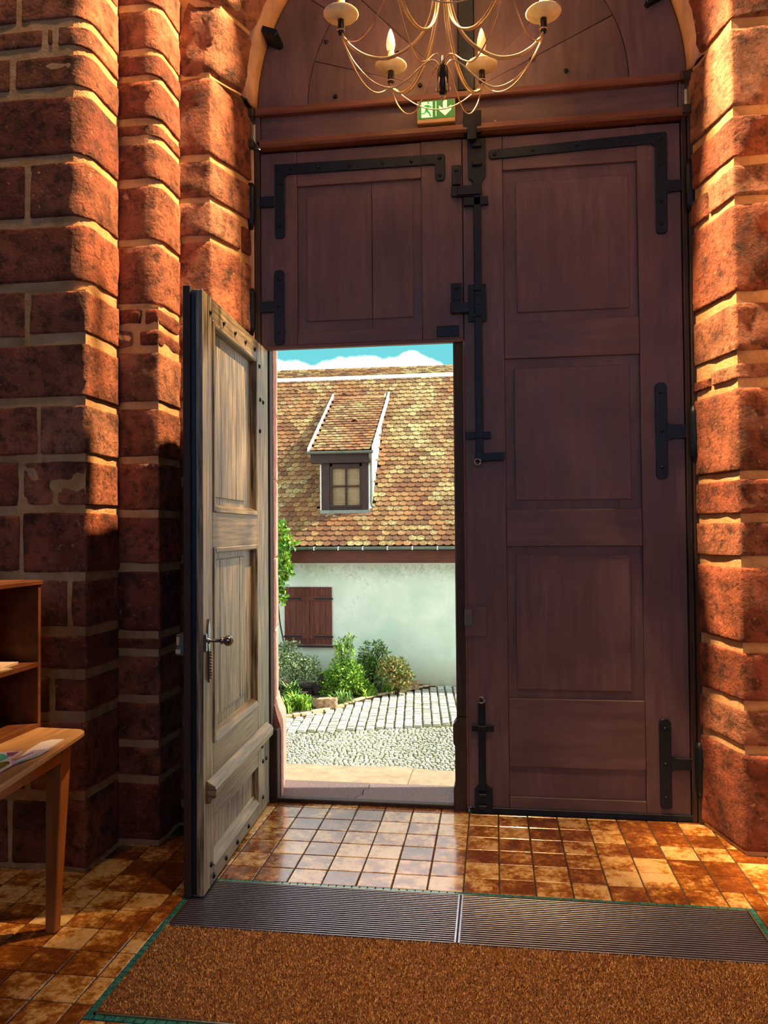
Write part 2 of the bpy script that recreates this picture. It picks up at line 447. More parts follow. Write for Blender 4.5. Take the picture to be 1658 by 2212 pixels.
M_FASCIA = wood_mat('red brown fascia', (0.085, 0.018, 0.010), (0.15, 0.036, 0.017), (0.8, 9, 9), 0.6, 0.1)
M_DORM = wood_mat('dark dormer wood', (0.018, 0.007, 0.005), (0.055, 0.018, 0.010), (12, 12, 1), 0.55, 0.1)
M_CURT = wood_mat('drawn blind', (0.55, 0.40, 0.22), (0.80, 0.62, 0.38), (1, 1, 40), 0.8, 0.1)
M_FILLPANE = emit_mat('added fill pane', (0.55, 0.66, 1.0), 4.5)  # glow of the added unseen panes that give cool fill
def glass_mat():
    m, nt, b = new_mat('window glass')
    b.inputs['Base Color'].default_value = (0.95, 0.95, 0.93, 1); b.inputs['Roughness'].default_value = 0.02
    b.inputs['Transmission Weight'].default_value = 1.0; b.inputs['IOR'].default_value = 1.45
    return m
M_GLASS = glass_mat()
M_SETT = island_mat('pale granite sett', [(0.0, (0.38, 0.37, 0.31)), (0.5, (0.54, 0.52, 0.45)), (1.0, (0.68, 0.66, 0.57))])
M_COBBLE = island_mat('small grey cobble', [(0.0, (0.30, 0.31, 0.24)), (0.5, (0.50, 0.50, 0.40)), (1.0, (0.68, 0.67, 0.54))])
M_JOINT = plain('mossy joint earth', (0.075, 0.072, 0.018), 0.95, 0, 0.5, 3)
M_SOIL = plain('garden soil', (0.06, 0.035, 0.02), 0.95, 0, 0.4, 8, 0.5)
M_KERB = island_mat('yellow sandstone kerb', [(0.0, (0.50, 0.36, 0.19)), (1.0, (0.66, 0.52, 0.29))])
M_SLABP = island_mat('pink threshold stone', [(0.0, (0.19, 0.135, 0.125)), (1.0, (0.24, 0.17, 0.155))], 0.8, 60, 1.0)
M_SLABY = island_mat('worn yellow step stone', [(0.0, (0.36, 0.26, 0.15)), (1.0, (0.42, 0.31, 0.19))], 0.85, 11, 1.0)
M_JAMB = plain('pink jamb sandstone', (0.58, 0.27, 0.20), 0.9, 0, 0.35, 30, 0.5)
M_ROCK = plain('rough sandstone block', (0.42, 0.27, 0.16), 0.95, 0, 0.6, 16, 1.0)
M_LG = leaf_mat('bright green leaves', (0.041, 0.135, 0.014), (0.149, 0.378, 0.024), (0.486, 0.648, 0.054))
M_LS = leaf_mat('grey green leaves', (0.096, 0.176, 0.072), (0.320, 0.448, 0.192), (0.768, 0.896, 0.480))
M_LD = leaf_mat('dark green leaves', (0.027, 0.083, 0.015), (0.105, 0.255, 0.030), (0.330, 0.480, 0.075))
M_LR = leaf_mat('green and russet leaves', (0.068, 0.135, 0.020), (0.270, 0.351, 0.081), (0.405, 0.121, 0.041))
M_STEM = plain('plant stem', (0.08, 0.06, 0.03), 0.9)
M_BENCH = wood_mat('blackened bench wood', (0.010, 0.006, 0.006), (0.03, 0.017, 0.012), (1, 9, 9), 0.7, 0.2)

# ------------------------------------------------------------------ stone blocks
def cube_grid(n):
    """unit cube surface as an n x n grid per face, corners tightened"""
    bm = bmesh.new(); bmesh.ops.create_cube(bm, size=2.0)
    bmesh.ops.subdivide_edges(bm, edges=list(bm.edges), cuts=n - 1, use_grid_fill=True)
    V = np.array([v.co[:] for v in bm.verts]); F = [[v.index for v in f.verts] for f in bm.faces]
    bm.free()
    V = np.sign(V) * (1 - (1 - np.abs(V)) ** 1.7)
    return V, F
CG_V, CG_F = cube_grid(8)
def stone(quad, z0, z1, parent, r=0.018, amp=0.008, rc=None, mat=None, gap=0.011, tilt=0.0):
    """quad: plan corners a(front-left) b(front-right) c(back-right) d(back-left); rc: radius of the corner b edge"""
    a, b, c, d = [np.array(p, float) for p in quad]
    a, b, c, d = a.copy(), b.copy(), c.copy(), d.copy()
    z0 += gap; z1 -= gap
    V = CG_V
    w = max(np.linalg.norm(b - a), 1e-3); dp = max(np.linalg.norm(d - a), 1e-3); h = max(z1 - z0, 0.02)
    half = np.array([w / 2, dp / 2, h / 2])
    rr = min(r, half.min() * 0.9)
    P = V * half
    inner = np.clip(P, -(half - rr), half - rr)
    dlt = P - inner; L = np.linalg.norm(dlt, axis=1, keepdims=True)
    P = np.where(L > 1e-9, inner + dlt / np.maximum(L, 1e-9) * np.minimum(L, rr), P)
    if rc:
        ax, ay = P[:, 0] - (half[0] - rc), -(P[:, 1] + half[1] - rc)
        L2 = np.sqrt(np.maximum(ax, 0) ** 2 + np.maximum(ay, 0) ** 2)
        k = (ax > 0) & (ay > 0) & (L2 > rc)
        sc = np.where(k, rc / np.maximum(L2, 1e-9), 1.0)
        P[:, 0] = np.where(k, half[0] - rc + ax * sc, P[:, 0]); P[:, 1] = np.where(k, -half[1] + rc - ay * sc, P[:, 1])
    u = (P[:, 0] / half[0] + 1) / 2; v = (P[:, 1] / half[1] + 1) / 2
    xy = ((1 - u) * (1 - v))[:, None] * a + (u * (1 - v))[:, None] * b + (u * v)[:, None] * c + ((1 - u) * v)[:, None] * d
    z = z0 + (P[:, 2] / half[2] + 1) / 2 * h
    pts = np.column_stack([xy, z])
    cen = pts.mean(0); off = random.uniform(0, 50)
    out = []
    for p, q in zip(pts, P / half):
        nv = Vector(q) ; nv = nv ** 1 if False else Vector((q[0] ** 5, q[1] ** 5, q[2] ** 5))
        if nv.length > 1e-6: nv.normalize()
        s = noise.fractal(Vector(p) * 9 + Vector((off, 0, 0)), 0.9, 2.0, 4) * amp
        s += noise.noise(Vector(p) * 3.1 + Vector((0, off, 0))) * amp * 0.4
        out.append((p[0] + nv.x * s, p[1] + nv.y * s, p[2] + nv.z * s * 0.7 + tilt * (p[0] - cen[0])))
    return mobj('stone', out, CG_F, mat or M_STONE, parent, True)

def slab_poly(name, pts, z0, z1, mat, parent=None, kind=None):
    o = prism(name, pts, lambda a, b, d: (a, b, d), z0, z1, mat, parent)
    if kind: o['kind'] = kind
    return o

# ================================================================== SETTING : floor
floor = slab_poly('floor', [(-4, -9), (6, -9), (6, 0.10), (-4, 0.10)], -0.12, -0.006, M_GROUT, kind='structure')
T = 0.15
bmt = bmesh.new(); bm_box(bmt, 0.003, T - 0.003, 0.003, T - 0.003, -0.012, 0.0, 0.0025, 1)
TILE_ME = bpy.data.meshes.new('floor_tile'); bmt.to_mesh(TILE_ME); bmt.free(); TILE_ME.materials.append(M_TILE)
MX0, MX1, MY0, MY1 = -0.083, 2.187, -0.888, -1.872        # outer border of the mat well
def cut_tile(x0, x1, y0, y1):
    return box('floor_tile', x0 + 0.003, x1 - 0.003, y0 + 0.003, y1 - 0.003, -0.012, 0, M_TILE, floor, 0.002)
far = []
for i in range(-2, 16):
    for k in range(-12, 20):
        x0, x1, y1 = k * T, (k + 1) * T, -i * T
        y0 = y1 - T
        if y1 > 0.1: y1 = 0.1
        if y0 >= 0.0 and y0 < 0.1 and i == -1:
            y1 = 0.02 if x0 > 0.9 else 0.1
        elif i < 0: continue
        # wells and walls
        inx = x0 < MX1 and x1 > MX0; iny = y0 < MY0 and y1 > MY1
        if x1 < -0.62 and y0 > -0.9: continue
        if x0 < -0.24 and y0 > -0.34: continue
        if x0 < -0.42 and y0 > -0.60: continue
        if x0 > 2.3 and y0 > -0.42: continue
        if inx and iny:
            rects = []
            if x0 < MX0: rects.append((x0, MX0, y0, y1))
            if x1 > MX1: rects.append((MX1, x1, y0, y1))
            if y1 > MY0: rects.append((max(x0, MX0), min(x1, MX1), MY0, y1))
            if y0 < MY1: rects.append((max(x0, MX0), min(x1, MX1), y0, MY1))
            for q in rects:
                if q[1] - q[0] > 0.02 and q[3] - q[2] > 0.012: cut_tile(*q)
            continue
        hidden = (y0 < -2.15) or (x1 < -1.1) or (x0 > 2.72)
        if hidden: continue
        if y1 - y0 < T - 1e-6: cut_tile(x0, x1, y0, y1); continue
        o = bpy.data.objects.new('floor_tile', TILE_ME); link(o, floor, (x0, y0, 0))
        o.rotation_euler = (0, 0, 0)
# the mosaic border of the mat well, brass edge inside
border = empty('trim_1', (MX0, MY1, 0), kind='structure')
bmm = bmesh.new(); bm_box(bmm, -0.015, 0.015, -0.0105, 0.0105, -0.008, 0.0015, 0.0015, 1)
MOS_ME = bpy.data.meshes.new('mosaic_tile'); bmm.to_mesh(MOS_ME); bmm.free(); MOS_ME.materials.append(M_TEAL)
def mosaic(x, y, rot):
    o = bpy.data.objects.new('mosaic_tile', MOS_ME); link(o, border, (x, y, 0)); o.rotation_euler = (0, 0, rot)
nx = 68
for k in range(nx):
    x = MX0 + 0.0165 + k * (MX1 - MX0 - 0.033) / (nx - 1)
    mosaic(x, MY0 - 0.012, 0); mosaic(x, MY1 + 0.012, 0)
ny = 28
for k in range(ny):
    y = MY0 - 0.04 + k * (MY1 - MY0 + 0.08) / (ny - 1)
    mosaic(MX0 + 0.012, y, math.pi / 2); mosaic(MX1 - 0.012, y, math.pi / 2)
b = 0.025
boxes('brass_edge', [(MX0 + b, MX1 - b, MY0 - b - 0.006, MY0 - b, -0.008, 0.004), (MX0 + b, MX1 - b, MY1 + b, MY1 + b + 0.006, -0.008, 0.004),
                     (MX0 + b, MX0 + b + 0.006, MY1 + b, MY0 - b, -0.008, 0.004), (MX1 - b - 0.006, MX1 - b, MY1 + b, MY0 - b, -0.008, 0.004)], M_BRASS, border, 0.0)

# ================================================================== SETTING : stone piers
A_Y, B_Y, C_Y, D_Y = -0.905, -0.595, -0.335, -0.375
A_X, B_X, C_X = -0.605, -0.400, -0.235
IN_X = -0.122
def zA(y): return atY(200, y, A_Y).z
def zB(y): return atY(333, y, B_Y).z
def zC(y): return atY(456, y, C_Y).z
def zD(y): return atY(1592, y, D_Y).z
TOP = 6.3
INS = .0085
def rounded_poly(pts, radii, n=6):
    """plan polygon with some corners rounded (radius 0 keeps the corner)"""
    out = []
    for i, p in enumerate(pts):
        if radii[i] == 0: out.append(p); continue
        P, A, B = Vector(p), Vector(pts[i - 1]), Vector(pts[(i + 1) % len(pts)])
        u, v = (A - P).normalized(), (B - P).normalized(); r = radii[i]
        c = P + u * r + v * r
        for k in range(n + 1):
            t = math.pi / 2 * k / n; q = c - v * r * math.cos(t) - u * r * math.sin(t); out.append((q.x, q.y))
    return out
PIER = [(-4.2, A_Y + INS), (A_X - INS, A_Y + INS), (A_X - INS, B_Y + INS), (B_X - INS, B_Y + INS), (B_X - INS, C_Y + INS), (C_X - INS, C_Y + INS), (IN_X - INS, 0.02), (IN_X - INS, 0.11), (-4.2, 0.11)]
ZR = zB(662)
wall_left = slab_poly('wall_left', PIER, 0, ZR, M_MORTAR, kind='structure')
slab_poly('mortar_core', rounded_poly(PIER, [0, .085, 0, .07, 0, 0, 0, 0, 0]), ZR + .001, TOP, M_MORTAR, wall_left)
wall_right = slab_poly('wall_right', [(2.212 + INS, 0.11), (2.212 + INS, 0.02), (2.312 + INS, D_Y + INS), (2.62, D_Y + INS), (2.62, -0.9), (6.2, -0.9), (6.2, 0.11)], 0, TOP, M_MORTAR, kind='structure')

jA = [-260, -170, -70, 40, 98, 190, 336, 470, 614, 728, 866, 986, 1100, 1244, 1365, 1457, 1550, 1723, 1890]
# vertical joints (pixel x on the front face) for each course of pier A
vA = [[90], [150], [40], [95, 118], [25], [-60], [57], [], [58], [-70], [83], [42], [45], [150], [70], [110], [60], [20, 115], [-20]]
zz = [max(0.0, zA(y)) for y in jA]
for i in range(len(jA) - 1):
    zt, zb = zz[i], zz[i + 1]
    if zt > TOP: continue
    xs = [-1.75] + sorted(atY(px, (jA[i] + jA[i + 1]) / 2, A_Y).x for px in vA[i]) + [A_X]
    if xs[1] < -1.75: xs = xs[1:]
    if xs[1] - xs[0] > 0.75: xs.insert(1, xs[1] - random.uniform(.42, .6))
    rounded = jA[i + 1] <= 620
    for k in range(len(xs) - 1):
        last = k == len(xs) - 2
        g = 0.011 + random.uniform(0, .006)
        xr = xs[k + 1] if last else xs[k + 1] - g
        py = random.uniform(-.006, .006)
        stone([(xs[k] + g, A_Y + py), (xr, A_Y + py), (xr, A_Y + .31), (xs[k] + g, A_Y + .31)], zb, zt, wall_left, 0.010 if rounded else 0.006, 0.0075,
              0.085 if (rounded and last) else (0.012 if last else None), gap=random.uniform(.015, .026))
jB = [-160, -80, 11, 108, 165, 258, 297, 392, 522, 660, 752, 875, 993, 1108, 1226, 1372, 1410, 1511, 1607, 1686, 1824]
zz = [max(0.0, zB(y)) for y in jB]
for i in range(len(jB) - 1):
    zt, zb = zz[i], zz[i + 1]
    if zt > TOP: continue
    rounded = jB[i + 1] <= 665
    py = random.uniform(-.005, .005)
    if jB[i] == 660:      # rubble course
        xm = -0.52
        stone([(-0.66, B_Y), (xm - .01, B_Y), (xm - .01, B_Y + .27), (-0.66, B_Y + .27)], zb, (zb + zt) / 2, wall_left, .02, .012)
        stone([(-0.66, B_Y), (xm + .03, B_Y), (xm + .03, B_Y + .27), (-0.66, B_Y + .27)], (zb + zt) / 2, zt, wall_left, .02, .012)
        stone([(xm + .04, B_Y), (B_X, B_Y), (B_X, B_Y + .27), (xm + .04, B_Y + .27)], (zb + zt) / 2, zt, wall_left, .02, .012)
        stone([(xm + .01, B_Y), (B_X, B_Y), (B_X, B_Y + .27), (xm + .01, B_Y + .27)], zb, (zb + zt) / 2, wall_left, .02, .012)
        continue
    stone([(-0.66, B_Y + py), (B_X, B_Y + py), (B_X, B_Y + .27), (-0.66, B_Y + .27)], zb, zt, wall_left, 0.010 if rounded else .006, 0.0075, 0.07 if rounded else 0.012, gap=random.uniform(.013, .022))
jC = [157, 340, 430, 512, 690, 870, 1040, 1210, 1390, 1560, 1740]
zz = [zC(y) for y in jC] + [0.0]
for i in range(len(zz) - 1):
    zt, zb = zz[i], max(0, zz[i + 1])
    # corner stone: front face to the left, splayed reveal to the right
    if i % 2 == 0 or True:
        cut = 0.72 if i in (2, 3) else 1.0
        ex, ey = C_X + (IN_X - C_X) * cut, C_Y + (0.0 - C_Y) * cut
        stone([(-0.47, C_Y), (C_X, C_Y), (ex, ey), (-0.47, 0.0)], zb, zt, wall_left, .007, 0.007, None, gap=random.uniform(.014, .024))
        if cut < 1:
            stone([(ex - .12, ey + .02), (ex + .006, ey + .018), (IN_X, 0.0), (-0.3, 0.0)], zb, zt - .03, wall_left, .012, 0.006, None)
jD = [-150, -60, 47, 240, 348, 430, 640, 771, 830, 1026, 1118, 1213, 1402, 1523, 1623, 1850]
zz = [max(0.0, zD(y)) for y in jD]
R_IN, R_OUT = 2.212, 2.312
for i in range(len(jD) - 1):
    zt, zb = zz[i], zz[i + 1]
    if i == len(jD) - 2: zb = 0.0
    if zb > 4.1: continue
    zt = min(zt, 4.12)
    g = random.uniform(.016, .030)
    if jD[i] in (348, 771):     # split reveal stone
        t = 0.55
        mx, my = R_OUT + (R_IN - R_OUT) * t, D_Y + (0 - D_Y) * t
        stone([(R_OUT, D_Y), (2.60, D_Y), (2.60, my), (mx, my)], zb, zt, wall_right, .007, .008, gap=g)
        stone([(mx - .004, my + .02), (2.5, my + .02), (2.5, 0.0), (R_IN, 0.0)], zb, zt - .02, wall_right, .007, .007, gap=g)
    else:
        stone([(R_OUT, D_Y), (2.60, D_Y), (2.60, 0.0), (R_IN, 0.0)], zb, zt, wall_right, .007, .008, gap=g)
# the broken patch with two loose slips in the right reveal
pch = atX(1535, 1165, 2.262)
# ------------------------------------------------ arch over the door
AC, AZ, AR = 1.058, 3.862, 1.152
wall_front = empty('wall_front', (AC, 0, AZ), kind='structure')
def arch_pt(r, th, y): return (AC - r * math.cos(th), y, AZ + r * math.sin(th))
def arch_strip(name, prof, mat, parent, th0, th1, n, smooth=False):
    V, F = [], []; m = len(prof)
    for i in range(n + 1):
        th = th0 + (th1 - th0) * i / n
        for (r, y) in prof: V.append(arch_pt(r, th, y))
    for i in range(n):
        for k in range(m):
            F.append((i * m + k, i * m + (k + 1) % m, (i + 1) * m + (k + 1) % m, (i + 1) * m + k))
    F.append(tuple(range(m))); F.append(tuple(n * m + k for k in range(m))[::-1])
    bm = bmesh.new(); vs = [bm.verts.new(v) for v in V]
    for f in F: bm.faces.new([vs[k] for k in f])
    bmesh.ops.recalc_face_normals(bm, faces=bm.faces)
    return from_bm(name, bm, mat, parent, smooth)
arch_strip('mortar_bed', [(1.40, -0.31), (2.55, -0.31), (2.55, 0.12), (1.40, 0.12)], M_MORTAR, wall_front, 0, math.pi, 40)
arch_strip('arch_core', [(1.175, -0.10), (1.30, -0.318), (1.45, -0.318), (1.45, 0.12), (1.175, 0.12)], M_MORTAR, wall_front, 0.0, math.pi, 40)
band = arch_strip('trim_2', [(AR + .004, -0.135), (AR + .004, 0.10), (AR + .05, 0.10), (AR + .05, -0.135)], M_PLASTER, None, 0.0, math.pi, 48, True)
band['kind'] = 'structure'
NV = 11
for k in range(NV):                                     # voussoirs
    t0 = math.pi * k / NV + .009; t1 = math.pi * (k + 1) / NV - .009
    prof = [(1.163, -0.125), (1.288, -0.337), (1.475, -0.337), (1.475, -0.05), (1.2, -0.05)]
    n, V, F = 7, [], []
    sub = []
    for q in range(len(prof)):
        p0, p1 = np.array(prof[q]), np.array(prof[(q + 1) % len(prof)])
        for s in range(4): sub.append(tuple(p0 + (p1 - p0) * s / 4))
    m = len(sub); off = random.uniform(0, 40)
    for i in range(n + 1):
        th = t0 + (t1 - t0) * i / n
        sh = 0.012 if i in (0, n) else 0.0
        for (r, y) in sub:
            p = Vector(arch_pt(r, th, y)); s = noise.fractal(p * 9 + Vector((off, 0, 0)), .9, 2, 4) * 0.009
            rr, yy = r - s + sh * (1 if r < 1.3 else 0), y - s + sh
            V.append(arch_pt(rr, th, yy))
    for i in range(n):
        for q in range(m): F.append((i * m + q, (i + 1) * m + q, (i + 1) * m + (q + 1) % m, i * m + (q + 1) % m))
    F.append(tuple(range(m))); F.append(tuple(n * m + q for q in range(m))[::-1])
    mobj('stone', V, F, M_STONE, wall_front, True)
# outer leaf of the wall (outside), with the stone jambs
boxes('outer_wall', [(-6, -0.32, 0.13, 0.62, -2.06, 6.6), (2.42, 8, 0.13, 0.62, -2.06, 6.6), (-0.33, 2.43, 0.14, 0.62, 3.95, 6.6)], M_STONE, wall_front, 0.0)
# shell of the room behind the camera
for nm, q in (('ceiling', (-4.2, 6.2, -9.2, 0.9, 6.3, 6.5)), ('wall_back', (-4.2, 6.2, -9.2, -9.0, 0, 6.3)), ('wall_west', (-4.2, -4.0, -9.0, -0.9, 0, 6.3)), ('wall_east', (6.0, 6.2, -9.0, -0.9, 0, 6.3))):
    o = box(nm, *q, M_SHELL, None, 0.0); o['kind'] = 'structure'

for (p_, a_, w_, c_, b_), wh_ in zip(ADDED_SPOTS, ('right of the chandelier and aimed at the left pier', 'left of the chandelier and aimed at the right reveal', 'over the leaflet table', 'over the coir doormat')):
    sl_ = empty('added_spotlight', p_, 'added unseen black can spotlight on the ceiling ' + wh_, 'lamp', 'added spotlights')
    lathe('added_spot_can', [(.07, p_[2] + .02), (.07, p_[2] + .15)], (p_[0], p_[1], 0), M_BLACK, sl_, 14)
    ld = bpy.data.lights.new('spot_light', 'SPOT'); ld.energy = w_; ld.color = SPOT_COL; ld.spot_size = math.radians(c_); ld.spot_blend = b_; ld.shadow_soft_size = .05
    lo = bpy.data.objects.new('spot_light', ld); link(lo, sl_, p_)
    lo.rotation_euler = (Vector(p_) - Vector(a_)).to_track_quat('Z', 'Y').to_euler()

for k, x in enumerate((-1.2, 3.0)):  # unseen back windows added as cool fill light
    wd = empty('window_%d' % (k + 1), (x, -9.0, 2.4), kind='structure')
    box('window_frame', x - .75, x + .75, -9.0, -8.97, 2.3, 5.1, M_BEAM, wd, .01)
    box('pane', x - .68, x + .68, -8.969, -8.96, 2.37, 5.03, M_FILLPANE, wd, 0)

# outer stone jamb, left of the opening (its reveal catches the daylight)
jamb = empty('trim_3', (-0.1, 0.3, 0), kind='structure')
zs = [0.52, 0.92, 1.34, 1.80, 2.20, 2.62]
for k in range(len(zs) - 1):
    stone([(-0.40, 0.115), (-0.037, 0.115), (-0.135, 0.55), (-0.40, 0.55)], zs[k], zs[k + 1], jamb, .008, .004, mat=M_JAMB, gap=.003)
def jamb_base(name, z_prof):
    V, F = [], []
    for (z, dx) in z_prof:
        V += [(-0.40, 0.115, z), (-0.037 + dx, 0.115, z), (-0.135 + dx, 0.55 + dx, z), (-0.40, 0.55 + dx, z)]
    m = len(z_prof)
    for i in range(m - 1):
        for q in range(4): F.append((i * 4 + q, i * 4 + (q + 1) % 4, (i + 1) * 4 + (q + 1) % 4, (i + 1) * 4 + q))
    F.append((3, 2, 1, 0)); F.append(tuple(4 * (m - 1) + q for q in range(4)))
    return mobj(name, V, F, M_JAMB, jamb)
jamb_base('plinth_block', [(-0.02, .037), (0.36, .037), (0.40, .034), (0.43, .024), (0.47, .010), (0.518, 0.0)])
jamb_r = empty('trim_4', (2.3, 0.3, 0), kind='structure')
for k in range(5):
    z0 = [0.0, 0.55, 1.1, 1.7, 2.3][k]; z1 = [0.55, 1.1, 1.7, 2.3, 3.0][k]
    stone([(2.25, 0.115), (2.6, 0.115), (2.6, 0.55), (2.33, 0.55)], z0, z1, jamb_r, .008, .004, mat=M_JAMB, gap=.003)

# ================================================================== DOORS
DY = 0.03                                            # inner face of the framing
def strap_rivets(parent, pts, y):
    for (x, z) in pts:
        lathe('rivet', [(0.010, 0.0), (0.010, -0.004), (0.005, -0.008)], (x, y, z), M_IRON, parent, 10, 'y')
def poly_xz(name, pts, y0, y1, mat, parent, bev=0.002):
    return prism(name, pts, lambda a, b2, d: (a, d, b2), y0, y1, mat, parent, bev)
def rounded_bar(x0, x1, z0, z1, ends='both', n=5):
    """outline of a bar whose short ends are rounded"""
    w = x1 - x0; h = z1 - z0
    pts = []
    if h > w:
        r = w / 2 * 0.8; c = (x0 + x1) / 2
        for cx, cz, a0 in ((x1 - r, z0 + r, -90), (x1 - r, z1 - r, 0), (x0 + r, z1 - r, 90), (x0 + r, z0 + r, 180)):
            for k in range(n): a = math.radians(a0 + 90 * k / (n - 1)); pts.append((cx + r * math.cos(a), cz + r * math.sin(a)))
        return pts
    r = h / 2 * 0.8
    for cx, cz, a0 in ((x1 - r, z0 + r, -90), (x1 - r, z1 - r, 0), (x0 + r, z1 - r, 90), (x0 + r, z0 + r, 180)):
        for k in range(n): a = math.radians(a0 + 90 * k / (n - 1)); pts.append((cx + r * math.cos(a), cz + r * math.sin(a)))
    return pts
IY0, IY1 = DY - 0.012, DY - 0.001                    # iron straps lie on the framing

# ---- fixed upper left leaf
d2 = empty('door_2', (0.48, 0.06, 2.53), kind='structure')
box('stile', -0.080, 0.127, DY, .085, 2.53, 3.615, M_DOOR, d2, .002)
box('stile', 0.823, 1.043, DY, .085, 2.53, 3.615, M_DOOR, d2, .002)
box('rail', 0.129, 0.821, DY, .085, 3.418, 3.612, M_DOORH, d2, .002)
box('rail', 0.129, 0.821, DY, .085, 2.53, 2.602, M_DOORH, d2, .002)
for (x0, x1, f0, f1) in ((.128, .5455, .180, .5455), (.5475, .822, .5475, .773)):
    p = box('panel', x0, x1, .048, .075, 2.60, 3.42, M_DOOR, d2, .001)
    box('raised_field', f0, f1, .0395, .049, 2.66, 3.36, M_DOOR, p, .004)
box('drip_rail', -0.08, 1.045, DY - .006, .06, 2.510, 2.529, M_BEAM, d2, .002)
st = poly_xz('strap_hinge', [(.004, 3.146), (.010, 3.130), (.048, 3.130), (.060, 3.146), (.060, 3.47), (.074, 3.486), (.895, 3.482), (.900, 3.478), (.900, 3.41), (.908, 3.392), (.945, 3.392), (.953, 3.41), (.953, 3.525), (.945, 3.537), (.02, 3.546), (.004, 3.546)], IY0, IY1, M_IRON, d2)
strap_rivets(st, [(.034, 3.44), (.10, 3.517), (.25, 3.515), (.43, 3.512), (.61, 3.510), (.77, 3.509), (.925, 3.42), (.925, 3.515), (.034, 3.2)], IY0)
box('hinge_arm', -0.12, 0.006, IY0 - .004, IY1, 3.308, 3.368, M_IRON, d2, .004)
st = poly_xz('strap_hinge', rounded_bar(-.004, .055, 2.535, 2.952), IY0, IY1, M_IRON, d2)
strap_rivets(st, [(.026, 2.90), (.026, 2.75), (.026, 2.60)], IY0)
box('hinge_arm', -0.12, -0.002, IY0 - .004, IY1, 2.716, 2.778, M_IRON, d2, .004)
for z in (3.338, 2.747):
    lathe('hinge_pin', [(.012, z - .16), (.02, z - .12), (.024, z - .05), (.024, z + .07), (.016, z + .10)], (-0.128, .0, 0), M_IRON, d2, 10)
kp = boxes('bolt_keeper', [(.989, 1.038, IY0 - .004, IY1, 3.36, 3.468), (.986, 1.06, IY0 - .016, IY0, 3.292, 3.345)], M_IRON, d2)
lathe('rivet', [(0.012, 0.0), (0.012, -0.005), (0.006, -0.009)], (1.014, IY0 - .004, 3.44), M_IRON, kp, 10, 'y')
kp = boxes('lock_keeper', [(.980, 1.036, IY0 - .006, IY1, 2.665, 2.826), (.976, 1.075, IY0 - .02, IY0 - .004, 2.660, 2.715), (.990, 1.026, IY0 - .012, IY0 - .004, 2.73, 2.775)], M_IRON, d2)
lathe('rivet', [(0.013, 0.0), (0.013, -0.005), (0.006, -0.009)], (1.008, IY0 - .006, 2.80), M_IRON, kp, 10, 'y')
boxes('latch_plate', [(.90, 1.02, DY - .008, DY, 2.540, 2.60)], M_IRON, d2)

box('backing', -0.14, 1.05, .086, .094, 2.532, 3.67, M_DOOR, d2, 0)  # unseen board added to stop daylight leaking through the joints
# ---- closed right leaf
d3 = empty('door_3', (1.6, 0.06, 0), kind='structure')
Z0, Z1 = 0.03, 3.612
box('stile', 1.047, 1.259, DY, .09, Z0, Z1, M_DOOR, d3, .002)
box('stile', 1.957, 2.174, DY, .09, Z0, Z1, M_DOOR, d3, .002)
for (z0, z1) in ((3.428, 3.610), (2.410, 2.604), (1.409, 1.602), (0.250, 0.606), (0.032, 0.092)):
    box('rail', 1.261, 1.955, DY, .09, z0, z1, M_DOORH, d3, .002)
box('rail_joint', 1.955, 2.03, DY - .0005, .06, 3.43, Z1, M_DOOR, d3, .001)
for (z0, z1, f) in ((2.604, 3.428, (1.328, 1.912, 2.656, 3.362)), (1.602, 2.410, (1.308, 1.906, 1.652, 2.358)), (0.606, 1.409, (1.305, 1.893, 0.652, 1.363)), (0.092, 0.250, None)):
    p = box('panel', 1.260, 1.956, .046, .075, z0, z1, M_DOOR, d3, .001)
    if f: box('raised_field', f[0], f[1], .0375, .047, f[2], f[3], M_DOOR, p, .004)
# astragal on the meeting edge with its shaped base
box('astragal', 0.985, 1.045, DY + .004, .13, 0.50, 2.512, M_FRAME, d3, .006)
prism('astragal_base', [(0.985, 0.50), (0.985, 0.485), (0.966, 0.455), (0.966, 0.36), (0.975, 0.345), (0.975, 0.14), (0.966, 0.12), (0.966, 0.0), (1.045, 0.0), (1.045, 0.50)], lambda a, b2, d: (a, d, b2), DY + .004, .14, M_FRAME, d3)
box('edge_bead', 1.0375, 1.0465, DY - .004, DY + .01, 0.02, 2.51, M_BEAM, d3, .002)
box('leak_strip', 1.02, 1.07, .101, .112, 2.53, 3.67, M_FRAME, d3, 0)  # unseen strip added to stop daylight leaking at the seam
box('kick_strip', 1.06, 2.19, DY - .012, .09, 0.0, 0.034, M_IRON, d3, .003)
st = poly_xz('strap_hinge', [(2.048, 3.046), (2.056, 3.032), (2.096, 3.032), (2.104, 3.046), (2.108, 3.555), (2.10, 3.566), (1.20, 3.538), (1.188, 3.526), (1.188, 3.50), (1.20, 3.488), (2.03, 3.508), (2.048, 3.49)], IY0, IY1, M_IRON, d3)
strap_rivets(st, [(1.22, 3.513), (1.42, 3.521), (1.65, 3.528), (1.88, 3.534), (2.076, 3.53), (2.076, 3.40), (2.076, 3.20), (2.076, 3.08)], IY0)
